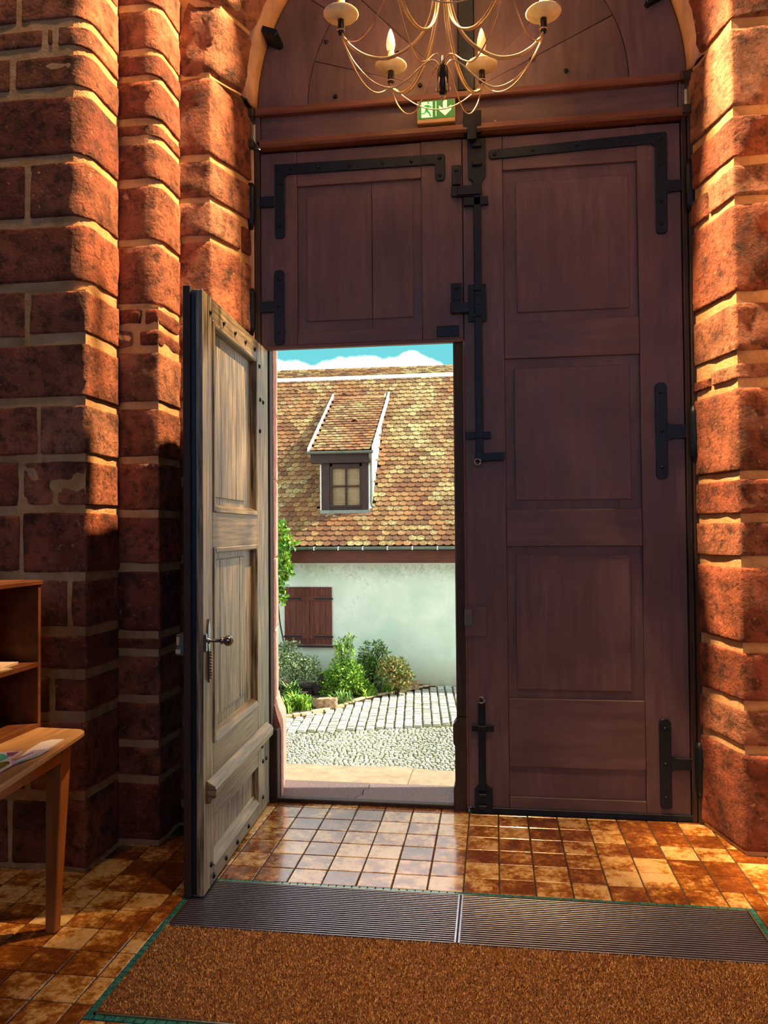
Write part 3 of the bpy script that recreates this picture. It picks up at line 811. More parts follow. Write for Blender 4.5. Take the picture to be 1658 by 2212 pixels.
for nm, z0, z1, a0, a1 in (('upper', None, None, 3.246, 3.307), ('mid', 1.752, 2.254, 1.960, 2.034), ('low', 0.06, 0.520, 0.262, 0.323)):
    xo = {'upper': 2.10, 'mid': 2.085, 'low': 2.078}[nm]
    if z0 is not None:
        st = poly_xz('strap_hinge', rounded_bar(xo - .056, xo + .002, z0, z1), IY0, IY1, M_IRON, d3)
        strap_rivets(st, [(xo - .027, z1 - .05), (xo - .027, (z0 + z1) / 2), (xo - .027, z0 + .06)], IY0)
    poly_xz('hinge_arm', [(xo - .004, a0 - .014), (xo + .02, a0), (2.225, a0 + .004), (2.225, a1 - .002), (xo + .02, a1), (xo - .004, a1 + .014)], IY0 - .004, IY1, M_IRON, d3)
    lathe('hinge_pin', [(.014, a0 - .12), (.024, a0 - .09), (.027, a0 - .02), (.027, a1 + .05), (.016, a1 + .09)], (2.215, -.004, 0), M_IRON, d3, 10)
box('backing', 1.048, 2.23, .095, .10, Z0, 3.67, M_DOOR, d3, 0)  # unseen board added behind this leaf against daylight leaks
# long espagnolette bolt
pl = poly_xz('bolt_plate', [(1.074, 3.604), (1.172, 3.604), (1.172, 3.40), (1.155, 3.375), (1.140, 3.34), (1.104, 3.34), (1.100, 3.375), (1.078, 3.39)], IY0, IY1, M_IRON, d3)
boxes('bolt_staple', [(1.098, 1.150, IY0 - .018, IY0, 3.555, 3.575), (1.098, 1.150, IY0 - .018, IY0, 3.455, 3.475)], M_IRON, pl)
boxes('bolt_arm', [(1.02, 1.150, IY0 - .024, IY0 - .010, 3.294, 3.345)], M_IRON, d3)
boxes('bolt_guide', [(1.050, 1.182, IY0 - .012, IY1, 3.240, 3.285)], M_IRON, d3)
prism('bolt_rod', [(1.103, 1.90), (1.103, 3.34), (1.143, 3.34), (1.143, 1.90), (1.133, 1.86), (1.113, 1.86)], lambda a, b2, d: (a, d, b2), IY0 - .012, IY1, M_IRON, d3, .004)
lk = boxes('lock_plate', [(1.071, 1.167, IY0 - .006, IY1, 2.614, 2.814)], M_IRON, d3)
boxes('lock_staple', [(1.098, 1.142, IY0 - .024, IY0 - .006, 2.635, 2.65), (1.098, 1.142, IY0 - .024, IY0 - .006, 2.775, 2.79), (1.104, 1.136, IY0 - .018, IY0 - .006, 2.70, 2.75)], M_IRON, lk)
boxes('bolt_guide', [(1.050, 1.182, IY0 - .008, IY1, 1.982, 2.020), (1.098, 1.146, IY0 - .022, IY0 - .006, 1.986, 2.016)], M_IRON, d3)
poly_xz('bolt_handle', [(1.10, 1.862), (1.255, 1.868), (1.255, 1.908), (1.16, 1.905), (1.10, 1.912)], IY0 - .02, IY1, M_IRON, d3)
def ring(name, x, y, z, R, r, mat, parent, n=18):
    return tube(name, [Vector((x + R * math.cos(2 * math.pi * k / n), y, z + R * math.sin(2 * math.pi * k / n))) for k in range(n + 1)], r, mat, parent, 6)
ring('pull_ring', 1.112, IY0 - .028, 1.858, .016, .005, M_STEEL, d3)
ks = boxes('lock_case', [(1.036, 1.150, IY0 - .002, IY1, .932, 1.088)], M_DOOR, d3)
boxes('strike_plate', [(1.034, 1.075, IY0 - .012, IY0, .988, 1.076)], M_ZINCBOX, ks)
prism('foot_bolt', [(1.101, .12), (1.101, .58), (1.108, .60), (1.132, .60), (1.138, .58), (1.138, .12)], lambda a, b2, d: (a, d, b2), IY0 - .012, IY1, M_IRON, d3, .004)
ring('pull_ring', 1.118, IY0 - .024, .602, .016, .006, M_STEEL, d3)
boxes('bolt_guide', [(1.066, 1.181, IY0 - .008, IY1, .432, .466), (1.096, 1.143, IY0 - .022, IY0 - .006, .434, .464)], M_IRON, d3)
fp = poly_xz('foot_plate', [(1.079, .002), (1.079, .130), (1.098, .150), (1.103, .175), (1.137, .175), (1.142, .150), (1.172, .130), (1.172, .002)], IY0 - .004, IY1, M_IRON, d3)
boxes('bolt_staple', [(1.100, 1.142, IY0 - .026, IY0 - .004, .03, .05), (1.100, 1.142, IY0 - .026, IY0 - .004, .09, .11)], M_IRON, fp)

# ---- frame strips beside the leaves, shade strips over the jamb
fr = empty('trim_5', (1.06, 0.05, 0), kind='structure')
box('frame_post', 2.178, 2.204, 0.012, .10, 0.0, 3.64, M_FRAME, fr, .004)
box('frame_post', 2.206, 2.232, -.010, .10, 0.0, 3.64, M_FRAME, fr, .004)
box('frame_post', -0.112, -0.083, 0.012, .10, 2.5, 3.64, M_FRAME, fr, .004)
box('frame_post', -0.140, -0.114, 0.0, .10, 2.5, 3.64, M_PLASTER, fr, .004)
box('jamb_shade_strip', -0.20, -0.041, 0.055, .113, 0.40, 2.52, M_FRAME, fr, .004)  # dark strip laid over the jamb face in place of its shade
box('jamb_shade_strip', -0.20, -0.006, 0.055, .113, 0.0, 0.40, M_FRAME, fr, .004)  # same dark stand-in for shade, wider at the base
# ---- transom beams, board and arched top
tr = empty('trim_6', (1.06, 0.0, 3.64), kind='structure')
prism('beam', [(-0.005, 3.818), (-0.012, 3.826), (-0.004, 3.858), (.10, 3.862), (.10, 3.818)], lambda a, b2, d: (d, a, b2), -0.100, 2.192, M_BEAM, tr)
prism('beam', [(-0.015, 3.628), (-0.024, 3.640), (-0.012, 3.672), (.10, 3.676), (.10, 3.628)], lambda a, b2, d: (d, a, b2), -0.072, 2.225, M_BEAM, tr)
box('frieze_board', -0.078, 2.168, .030, .08, 3.675, 3.820, M_DOORH, tr, .002)
box('frieze_post', -0.104, -0.080, .010, .08, 3.675, 3.820, M_DOOR, tr, .002)
box('frieze_post', 2.170, 2.196, .010, .08, 3.675, 3.820, M_DOOR, tr, .002)
for x in (-0.135, 2.205):
    for z in (3.63, 3.805): box('beam_bracket', x - .03, x + .03, -.03, .07, z, z + .05, M_FRAME, tr, .006)
ty = empty('door_4', (AC, .05, AZ), kind='structure')
box('mullion', 1.028, 1.118, -.004, .07, 3.86, 5.0, M_IRON, ty, .006)
boxes('mullion_bolt', [(1.055, 1.15, -.02, .02, 3.62, 3.74), (1.075, 1.125, -.03, -.01, 3.58, 3.66)], M_IRON, ty)
def arc_board(name, r0, r1, a0, a1, y0, y1, n=10):
    V, F = [], []
    for i in range(n + 1):
        th = a0 + (a1 - a0) * i / n
        for (r, y) in ((r0, y0), (r1, y0), (r1, y1), (r0, y1)): V.append(arch_pt(r, th, y))
    for i in range(n):
        for q in range(4): F.append((i * 4 + q, (i + 1) * 4 + q, (i + 1) * 4 + (q + 1) % 4, i * 4 + (q + 1) % 4))
    F.append((0, 1, 2, 3)); F.append(tuple(n * 4 + q for q in (3, 2, 1, 0)))
    return mobj(name, V, F, M_DOOR, ty)
e = 0.002
arc_board('rim_board', .868, AR, 0.0, 0.62, .030, .075); arc_board('rim_board', .868, AR, 0.625, 1.565, .030, .075)
arc_board('rim_board', .868, AR, math.pi - .62, math.pi, .030, .075); arc_board('rim_board', .868, AR, 1.575, math.pi - .625, .030, .075)
for a0, a1 in ((0.0, .30), (.306, .80), (.806, 1.56), (1.58, math.pi - .80), (math.pi - .794, math.pi - .43), (math.pi - .424, math.pi)):
    arc_board('sector_board', .02, .864, a0, a1, .038 + random.uniform(-.004, .004), .075)
for (x, z, rot) in ((0.0, 4.235, -.42), (2.075, 4.28, .55)):
    c, s = math.cos(rot), math.sin(rot)
    fnr = lambda a, b2, d, c=c, s=s, x=x, z=z: (x + a * c - b2 * s, d, z + a * s + b2 * c)
    prism('arch_clamp', [(-.075, -.012), (.05, -.02), (.06, 0), (.05, .02), (-.075, .012)], fnr, -.10 if x < 1 else -.02, .035, M_IRON, ty, .003)
for (x, z) in ((.82, 3.93), (.30, 4.22), (.35, 3.91), (1.60, 3.94), (1.42, 4.02), (.70, 4.12)):
    lathe('nail', [(0.012, 0.0), (0.012, -0.004), (0.005, -0.008)], (x, .032, z), M_IRON, ty, 8, 'y')
for px, py in ((1069, 262), ):
    p = atY(px, py, .03)
    lathe('nail', [(0.006, 0.0), (0.006, -0.004), (0.003, -0.006)], (p.x, .03, p.z), M_PLASTER, tr, 8, 'y')

# ---- the open leaf
H0, H1 = Vector((-0.044, 0.028, 0)), Vector((0.008, -1.087, 0))
LU = (H1 - H0).normalized(); LN = Vector((-LU.y, LU.x, 0))            # LN points to the opening (+X)
if LN.x < 0: LN = -LN
LW = (H1 - H0).length
def lf(u, w, z):                                                      # w: out of the visible face
    p = H0 + LU * u + LN * w; return (p.x, p.y, z)
d1 = empty('door_1', tuple(H0), kind='structure')
def lbox(name, u0, u1, w0, w1, z0, z1, mat, parent=None, bev=.002): return box(name, u0, u1, w0, w1, z0, z1, mat, parent or d1, bev, 1, lf)
LZ0, LZ1 = 0.014, 2.505
lbox('stile', 0.0, .236, -.048, 0, LZ0, LZ1, M_LEAF)
lbox('stile', .986, LW, -.048, 0, LZ0, LZ1, M_LEAF)
for z0, z1 in ((2.412, LZ1), (1.432, 1.584), (0.275, 0.600), (LZ0, .086)): lbox('rail', .238, .984, -.048, -.0005, z0, z1, M_LEAFH)
for (z0, z1, fz0, fz1, js) in ((1.584, 2.412, 1.650, 2.330, (.551, .796)), (.600, 1.432, .690, 1.375, (.50, .818))):
    us = (.238,) + js + (.984,)
    for k in range(3):
        p = lbox('panel_board', us[k] + .0015, us[k + 1] - .0015, -.042, -.030, z0, z1, M_LEAF, None, .001)
        a, b2 = max(us[k] + .0015, .400), min(us[k + 1] - .0015, .955)
        if b2 - a > .02: lbox('raised_field', a, b2, -.031, -.022, fz0, fz1, M_LEAF, p, .003)
    # bolection moulding mitred round the panel
    for q in ((.238, .262, z0, z1), (.962, .986, z0, z1)): lbox('moulding', q[0], q[1], -.034, .006, q[2], q[3], M_LEAF, None, .004)
    lbox('moulding', .262, .962, -.034, .006, z1 - .026, z1, M_LEAFH, None, .006)
    prism('moulding', [(z0, .008), (z0, -.034), (z0 + .035, -.030), (z0 + .022, .002)], lambda a, b3, d: lf(d, b3, a), .262, .962, M_LEAFH, d1)
lbox('panel', .238, .984, -.042, -.028, .086, .275, M_LEAF, None, .001)
prism('moulding', [(.086, .006), (.086, -.03), (.125, -.028)], lambda a, b3, d: lf(d, b3, a), .238, .984, M_LEAFH, d1)
prism('weather_bar', [(.372, 0), (.378, .018), (.392, .022), (.400, .038), (.432, .040), (.446, .034), (.468, .0)], lambda a, b3, d: lf(d, b3, a), .066, 1.075, M_LEAFH, d1, .002)
lbox('outer_boarding', 0.0, LW + .002, -.084, -.050, LZ0 - .006, LZ1 + .02, M_LEAFD, None, .004)
lbox('edge_strip', LW + .0005, LW + .004, -.047, -.028, .02, LZ1 - .01, M_IRON)
for (u, z) in ((1.017, 2.435), (.823, 2.44), (.641, 2.442), (.459, 2.443), (.28, 2.447), (.187, 2.377), (.173, 2.201), (.112, 2.196), (.179, 2.032), (1.021, .104), (.987, .043), (.809, .043), (.629, .042), (.432, .042), (.147, .088), (.144, .276), (.077, .273), (.161, .36)):
    c = Vector(lf(u, 0, z))
    pts = []
    lathe('stud', [(0.012, -.002), (0.012, 0.003), (0.006, 0.008)], c, M_IRON, d1, 10, 'x')
# handle: ornate back plate with twist, rose and ball knob
es = prism('back_plate', [(1.045, .882), (1.050, .868), (1.058, .882), (1.062, 1.0), (1.070, 1.03), (1.072, 1.09), (1.064, 1.118), (1.056, 1.135), (1.048, 1.118), (1.040, 1.09), (1.042, 1.03), (1.046, 1.0)], lambda a, b3, d: lf(a, d, b3), 0.0, .007, M_STEEL, d1, .001)
tw = []
for k in range(60):
    a = k / 59; tw.append(Vector(lf(1.054 + .007 * math.cos(a * 60), .010 + .006 * math.sin(a * 60), 1.0 - .115 * a)))
tube('twist', tw, .0035, M_STEEL, es, 6)
kz = 1.046
def lknob(name, prof, parent):
    V, F = [], []; n = 18; m = len(prof)
    for (r, h) in prof:
        for k in range(n):
            a = 2 * math.pi * k / n; V.append(lf(1.070 + r * math.cos(a), h, kz + r * math.sin(a)))
    for i in range(m - 1):
        for k in range(n): F.append((i * n + k, i * n + (k + 1) % n, (i + 1) * n + (k + 1) % n, (i + 1) * n + k))
    F.append(tuple(range(n))); F.append(tuple((m - 1) * n + k for k in range(n))[::-1])
    return mobj(name, V, F, M_STEEL, parent, True)
lbox('rose', 1.088, 1.110, 0, .010, 1.004, 1.078, M_STEEL, None, .003)
kn = lknob('knob', [(.013, .0), (.014, .010), (.008, .016), (.007, .055), (.011, .060), (.016, .064), (.016, .068), (.010, .072), (.019, .080), (.023, .092), (.020, .104), (.012, .111), (.002, .113)], d1)
lkc = lbox('lock_case', 1.02, 1.09, -.125, -.084, .985, 1.075, M_ZINCBOX, None, .004)
boxes('label_plate', [(1.0905, 1.093, -.122, -.110, 1.030, 1.064), (1.0905, 1.094, -.126, -.104, .994, 1.012)], M_CREAM, lkc, .001, lf)

# ================================================================== CHANDELIER
CX, CY, CZ, CR = 0.985, -0.65, 3.842, 0.462
ch = empty('chandelier', (CX, CY, 6.3), 'six-arm wire chandelier with flame bulbs and gilt drip dishes hanging before the arched door', 'chandelier')
tube('hanging_rod', [(CX, CY, 6.3), (CX, CY, 4.9), (CX, CY, 4.10)], .007, M_BLACK, ch)
lathe('finial', [(.002, 3.468), (.014, 3.480), (.020, 3.495), (.013, 3.505), (.020, 3.520), (.026, 3.555), (.024, 3.60), (.012, 3.63), (.007, 3.66)], (CX, CY, 0), M_BLACK, ch, 16)
lathe('finial_tip', [(.002, 3.452), (.012, 3.464), (.016, 3.472), (.006, 3.482)], (CX, CY, 0), M_GILT, ch, 12)
for k in range(5):
    a_ = k * 2 * math.pi / 5 + .3; ux, uy = math.cos(a_), math.sin(a_)
    tube('finial_curl', catmull([(CX + ux * .020, CY + uy * .020, 3.56), (CX + ux * .028, CY + uy * .028, 3.525), (CX + ux * .027, CY + uy * .027, 3.50), (CX + ux * .035, CY + uy * .035, 3.515)], 4), .0042, M_GILT, ch, 5)
zb = CZ - .075                                       # underside of the cups
cups = []
for k in range(6):
    ph = YAW + k * math.pi / 3
    dr = Vector((math.cos(ph), math.sin(ph), 0)); c = Vector((CX, CY, 0)) + dr * CR
    cups.append(c)
    low = [(.012, 3.60), (.028, 3.632), (.055, 3.640), (.10, 3.610), (.16, 3.555), (.235, 3.515), (.32, 3.545), (.40, 3.63), (.448, 3.72), (CR, zb)]
    tube('arm', catmull([Vector((CX, CY, 0)) + dr * r + Vector((0, 0, z)) for r, z in low], 6), .0036, M_GILT, ch, 6)
    upp = [(.016, 4.40), (.020, 4.20), (.030, 4.00), (.060, 3.83), (.13, 3.72), (.24, 3.655), (.34, 3.66), (.42, 3.71), (CR, zb + .004)]
    for side in (-.006, .006):
        sd = Vector((-dr.y, dr.x, 0)) * side
        tube('double_arm', catmull([Vector((CX, CY, 0)) + dr * r + sd + Vector((0, 0, z)) for r, z in upp], 6), .0050, M_GILT, ch, 6)
    lathe('socket', [(.008, zb - .008), (.014, zb), (.016, zb + .03), (.014, CZ - .005)], (c.x, c.y, 0), M_BLACK, ch, 12)
    ring_p = [Vector((c.x + .017 * math.cos(a * math.pi / 6), c.y + .017 * math.sin(a * math.pi / 6), zb + .012)) for a in range(13)]
    tube('socket_ring', ring_p, .003, M_GILT, ch, 5)
    lathe('drip_dish', [(.012, CZ - .012), (.045, CZ - .006), (.072, CZ + .006), (.081, CZ + .016), (.079, CZ + .018), (.070, CZ + .010), (.044, CZ - .001), (.012, CZ - .004)], (c.x, c.y, 0), M_DISH, ch, 28)
    ca = lathe('candle_sleeve', [(.018, CZ), (.0185, CZ + .04), (.0175, CZ + .088)], (c.x, c.y, 0), M_CANDLE, ch, 14)
    lathe('bulb', [(.012, CZ + .086), (.019, CZ + .100), (.0235, CZ + .122), (.021, CZ + .150), (.013, CZ + .182), (.005, CZ + .202), (.001, CZ + .207)], (c.x, c.y, 0), M_BULBW if k == 2 else M_BULB, ca, 14)
    ld = bpy.data.lights.new('bulb_light', 'POINT'); ld.energy = BULB_W; ld.color = WARM; ld.shadow_soft_size = .02
    lo = bpy.data.objects.new('bulb_light', ld); link(lo, ch, (c.x, c.y, CZ + .235))
for k in range(6):
    a, b2 = cups[k], cups[(k + 1) % 6]
    pts = [a.lerp(b2, t / 8) + Vector((0, 0, zb - .005 - .26 * (1 - (2 * t / 8 - 1) ** 2) * .5)) for t in range(9)]
    tube('swag', catmull(pts, 3), .0030, M_GILT, ch, 6)
for k in range(3):                                   # unseen upper tier added as a warm light source
    ph = YAW + .5 + k * 2 * math.pi / 3
    c = Vector((CX + .20 * math.cos(ph), CY + .20 * math.sin(ph), 4.62))
    tube('added_upper_arm', catmull([(CX, CY, 4.55), (CX + .1 * math.cos(ph), CY + .1 * math.sin(ph), 4.48), (c.x, c.y, 4.58)], 5), .006, M_GILT, ch, 6)
    ca = lathe('candle_sleeve', [(.018, 4.58), (.018, 4.67)], (c.x, c.y, 0), M_CANDLE, ch, 12)
    lathe('bulb', [(.012, 4.668), (.0235, 4.70), (.013, 4.76), (.001, 4.79)], (c.x, c.y, 0), M_BULB, ca, 12)
    ld = bpy.data.lights.new('bulb_light', 'POINT'); ld.energy = ADDED_TIER_W; ld.color = WARM; ld.shadow_soft_size = .03
    lo = bpy.data.objects.new('bulb_light', ld); link(lo, ch, (c.x, c.y, 4.84))

# ================================================================== EXIT SIGN
SX0, SX1, SZ0, SZ1, SY = .808, 1.012, 3.690, 3.812, -.022
sg = empty('exit_sign', ((SX0 + SX1) / 2, 0, SZ0), 'small lit green emergency exit sign with running figure and down arrow on the transom', 'sign')
box('housing', SX0, SX1, SY, .030, SZ0, SZ1, M_SIGNBODY, sg, .003)
box('face', SX0 + .006, SX1 - .004, SY - .003, SY + .001, SZ0 + .022, SZ1 - .003, M_SIGNG, sg, .0008)
def sp(name, pts, mat, dy, parent=sg):
    """flat symbol: pts in sign units, x 0..1 and z 0..1 over the face"""
    fx = lambda a: SX0 + .006 + a * (SX1 - SX0 - .010); fz = lambda b2: SZ0 + .022 + b2 * (SZ1 - SZ0 - .025)
    return prism(name, pts, lambda a, b2, d: (fx(a), d, fz(b2)), SY - .003 - dy, SY - .002, mat, parent)
sp('doorway_field', [(.09, .06), (.40, .06), (.40, .93), (.09, .93)], M_SIGNW, .0012)
sp('divider', [(.485, .10), (.505, .10), (.505, .93), (.485, .93)], M_SIGNW, .0012)
sp('arrow', [(.745, .10), (.92, .42), (.92, .68), (.80, .50), (.80, .95), (.69, .95), (.69, .50), (.58, .68), (.58, .42)], M_SIGNW, .0012)
hd = [(.285 + .030 * math.cos(a * math.pi / 6), .865 + .062 * math.sin(a * math.pi / 6)) for a in range(12)]
sp('running_figure', hd, M_SIGNM, .0022)
sp('running_figure', [(.15, .62), (.17, .75), (.28, .76), (.33, .70), (.39, .62), (.385, .58), (.31, .62), (.27, .46), (.33, .32), (.37, .10), (.33, .10), (.29, .27), (.23, .38), (.20, .28), (.06, .24), (.06, .29), (.18, .33), (.20, .48), (.22, .66), (.19, .68), (.165, .61)], M_SIGNM, .0022)

# ================================================================== TABLE, SHELF, PAPERS
TZ = .745
tb = empty('display_table', (-.7, -1.9, 0), 'orange beech table with tapered legs holding leaflets at the left edge', 'table')
prism('table_top', [(-1.02, -3.0), (-.265, -3.0), (-.272, -2.0), (-.352, -1.40), (-.362, -1.352), (-.385, -1.335), (-1.02, -1.300)], lambda a, b2, d: (a, b2, d), TZ - .024, TZ, M_TTOP, tb, .006)
def hexob(name, c, mat, parent, bev=.003):
    bm = bmesh.new(); bm_hex(bm, c, bev); bmesh.ops.recalc_face_normals(bm, faces=bm.faces); return from_bm(name, bm, mat, parent)
hexob('apron', [(-.335, -2.95, TZ - .105), (-.312, -2.95, TZ - .105), (-.412, -1.43, TZ - .105), (-.435, -1.43, TZ - .105), (-.335, -2.95, TZ - .025), (-.312, -2.95, TZ - .025), (-.412, -1.43, TZ - .025), (-.435, -1.43, TZ - .025)], M_TABLE, tb)
hexob('apron', [(-.96, -1.375, TZ - .105), (-.96, -1.398, TZ - .105), (-.47, -1.398, TZ - .105), (-.47, -1.375, TZ - .105), (-.96, -1.375, TZ - .025), (-.96, -1.398, TZ - .025), (-.47, -1.398, TZ - .025), (-.47, -1.375, TZ - .025)], M_TABLE, tb)
def leg(x, y, dx, dy):
    t = .034; bt = .020
    hexob('leg', [(x - bt + dx, y - bt + dy, 0), (x + bt + dx, y - bt + dy, 0), (x + bt + dx, y + bt + dy, 0), (x - bt + dx, y + bt + dy, 0), (x - t, y - t, TZ - .025), (x + t, y - t, TZ - .025), (x + t, y + t, TZ - .025), (x - t, y + t, TZ - .025)], M_TABLEV, tb, .004)
leg(-.438, -1.402, -.030, .010); leg(-.95, -1.40, 0, .01); leg(-.345, -2.9, 0, 0); leg(-.95, -2.9, 0, 0)
SHX0, SHX1, SHY0, SHY1, SHZ0, SHZ1 = -.86, -.565, -1.86, -1.318, TZ, 1.315
sh = empty('cubby_shelf', (-.7, -1.58, TZ), 'dark brown open cubby shelf standing on the leaflet table', 'shelf')
box('end_panel', SHX0, SHX1, SHY1 - .018, SHY1, SHZ0, SHZ1 - .018, M_SHELF, sh, .001)
box('end_panel', SHX0, SHX1, SHY0, SHY0 + .018, SHZ0, SHZ1 - .018, M_SHELF, sh, .001)
box('divider', SHX0, SHX1, -1.592, -1.576, SHZ0 + .016, SHZ1 - .018, M_SHELF, sh, .001)
box('top_board', SHX0, SHX1 + .006, SHY0 - .004, SHY1 + .006, SHZ1 - .018, SHZ1, M_SHELF, sh, .002)
box('shelf_board', SHX0, SHX1, SHY0 + .018, SHY1 - .018, .980, .998, M_SHELF, sh, .001)
box('bottom_board', SHX0, SHX1, SHY0 + .018, SHY1 - .018, SHZ0, SHZ0 + .016, M_SHELF, sh, .001)
box('back_board', SHX0 - .006, SHX0, SHY0, SHY1, SHZ0, SHZ1 - .018, M_SHELF, sh, .0)
def sheet(name, pts, z0, z1, mat, label, cat, group, parent=None):
    o = prism(name, pts, lambda a, b2, d: (a, b2, d), z0, z1, mat, parent)
    if label: props(o, label, cat, group)
    return o
def rect(cx, cy, w, h, a):
    c, s = math.cos(a), math.sin(a)
    return [(cx + x * c - y * s, cy + x * s + y * c) for x, y in ((-w / 2, -h / 2), (w / 2, -h / 2), (w / 2, h / 2), (-w / 2, h / 2))]
sheet('leaflet', rect(-.655, -1.47, .105, .15, .15), .9985, 1.007, M_PAPERC, 'cream leaflet pile in the far cubby of the shelf, back one', 'leaflet', 'leaflets in the cubby shelf')
sheet('leaflet', rect(-.615, -1.53, .09, .075, -.25), .9985, 1.003, M_PAPERC, 'cream leaflet lying at the front of the far cubby', 'leaflet', 'leaflets in the cubby shelf')
# papers on the table, nearest the edge
q = lambda px, py, z: tuple(atZ(px, py, z)[:2])
z0 = TZ
o1 = sheet('brochure', [q(138, 1598, z0), q(116, 1613, z0), q(24, 1655, z0), q(60, 1622, z0), q(88, 1605, z0), q(112, 1599, z0)], z0 + .0005, z0 + .003, M_PAPER, 'white brochure with blue lines at the table corner by the leg', 'brochure', 'papers on the table')
z1_ = z0 + .0035
o2 = sheet('brochure', [q(70, 1622, z1_), q(110, 1618, z1_), q(84, 1633, z1_), q(22, 1655, z1_), q(26, 1645, z1_)], z1_, z1_ + .002, M_PLILAC, 'lilac printed brochure lying on the white brochure', 'brochure', 'papers on the table')
sheet('printed_line', [q(30, 1642, z1_ + .002), q(72, 1625, z1_ + .002), q(73, 1626, z1_ + .002), q(31, 1643.5, z1_ + .002)], z1_ + .002, z1_ + .0026, M_PPURP, None, None, None, o2)
sheet('printed_line', [q(38, 1647, z1_ + .002), q(82, 1629, z1_ + .002), q(83, 1630, z1_ + .002), q(39, 1648.5, z1_ + .002)], z1_ + .002, z1_ + .0026, M_PTEAL, None, None, None, o2)
o3 = sheet('brochure', [q(-60, 1632, z0), q(0, 1626, z0), q(52, 1623, z0), q(24, 1640, z0), q(26, 1650, z0), q(0, 1671, z0), q(-60, 1695, z0)], z0 + .0005, z0 + .002, M_PLILAC, 'lilac brochure with teal and purple print at the picture edge', 'brochure', 'papers on the table')
sheet('teal_print', [q(-30, 1628, z0), q(6, 1630, z0), q(20, 1637, z0), q(0, 1646, z0), q(-40, 1655, z0)], z0 + .002, z0 + .0026, M_PTEAL, None, None, None, o3)
sheet('purple_print', [q(14, 1628, z0), q(42, 1625, z0), q(28, 1635, z0), q(16, 1635, z0)], z0 + .002, z0 + .0030, M_PPURP, None, None, None, o3)
o4 = sheet('postcard', [q(-40, 1655, z0), q(22, 1646, z0), q(27, 1656, z0), q(0, 1671, z0), q(-40, 1695, z0)], z0 + .0035, z0 + .006, M_PAPER, 'postcard of yellow green foliage nearest the table edge', 'postcard', 'papers on the table')
sheet('photo_print', [q(-38, 1658, z0), q(18, 1648, z0), q(22, 1653, z0), q(0, 1666, z0), q(-38, 1688, z0)], z0 + .006, z0 + .0065, M_PGREEN, None, None, None, o4)

# ================================================================== MATS
RX0, RXM, RX1 = MX0 + .032, 1.0435, MX1 - .032
RY0, RY1 = MY0 - .034, -1.302
for (x0, x1, lab) in ((RX0, RXM - .006, 'ribbed aluminium scraper mat left of the joint, beside the open door'), (RXM + .006, RX1, 'ribbed aluminium scraper mat right of the joint, below the closed door')):
    sm = empty('scraper_mat', ((x0 + x1) / 2, (RY0 + RY1) / 2, -.006), lab, 'mat', 'scraper mats inside the door')
    box('rubber_base', x0, x1, RY1, RY0, -.006, .003, M_RUBBER, sm, .0)
    n = 25
    bm = bmesh.new(); bm_box(bm, x0 + .004 - (x0 + x1) / 2, x1 - .004 - (x0 + x1) / 2, -.0015, .0015, 0, .0026, .0007)
    rib = bpy.data.meshes.new('rib'); bm.to_mesh(rib); bm.free(); rib.materials.append(M_ALU)
    for k in range(n):
        o = bpy.data.objects.new('rib', rib); link(o, sm, ((x0 + x1) / 2, RY0 - .008 - k * (RY0 - RY1 - .016) / (n - 1), .0025))
    xe = x1 - .001 if x0 < .5 else x0 + .001
    box('end_strip', xe - .004, xe + .004, RY1 + .002, RY0 - .002, -.004, .009, M_ALU, sm, .001)
cm = empty('coir_mat', ((RX0 + RX1) / 2, -1.58, -.006), 'brown coir doormat filling the near part of the mat well', 'mat')
box('backing', RX0, RX1, MY1 + .033, RY1 - .004, -.006, .004, M_COIR, cm, .0)
N = 60000
bx = RNG.uniform(RX0, RX1, N); by = RNG.uniform(MY1 + .033, RY1 - .004, N)
ang = RNG.uniform(0, 2 * np.pi, N); ln = RNG.uniform(.005, .012, N); lean = RNG.uniform(.2, 1.3, N)
tx = bx + np.cos(ang) * ln * np.sin(lean); tyy = by + np.sin(ang) * ln * np.sin(lean); tz = .004 + ln * np.cos(lean)
wx, wy = -np.sin(ang) * .0021, np.cos(ang) * .0021
V = np.empty((N, 3, 3))
V[:, 0] = np.column_stack([bx - wx, by - wy, np.full(N, .003)]); V[:, 1] = np.column_stack([bx + wx, by + wy, np.full(N, .003)]); V[:, 2] = np.column_stack([tx, tyy, tz])
pile = mobj('pile', V.reshape(-1, 3), np.arange(3 * N).reshape(-1, 3).tolist(), M_FIBRE, cm); pile['kind'] = 'stuff'

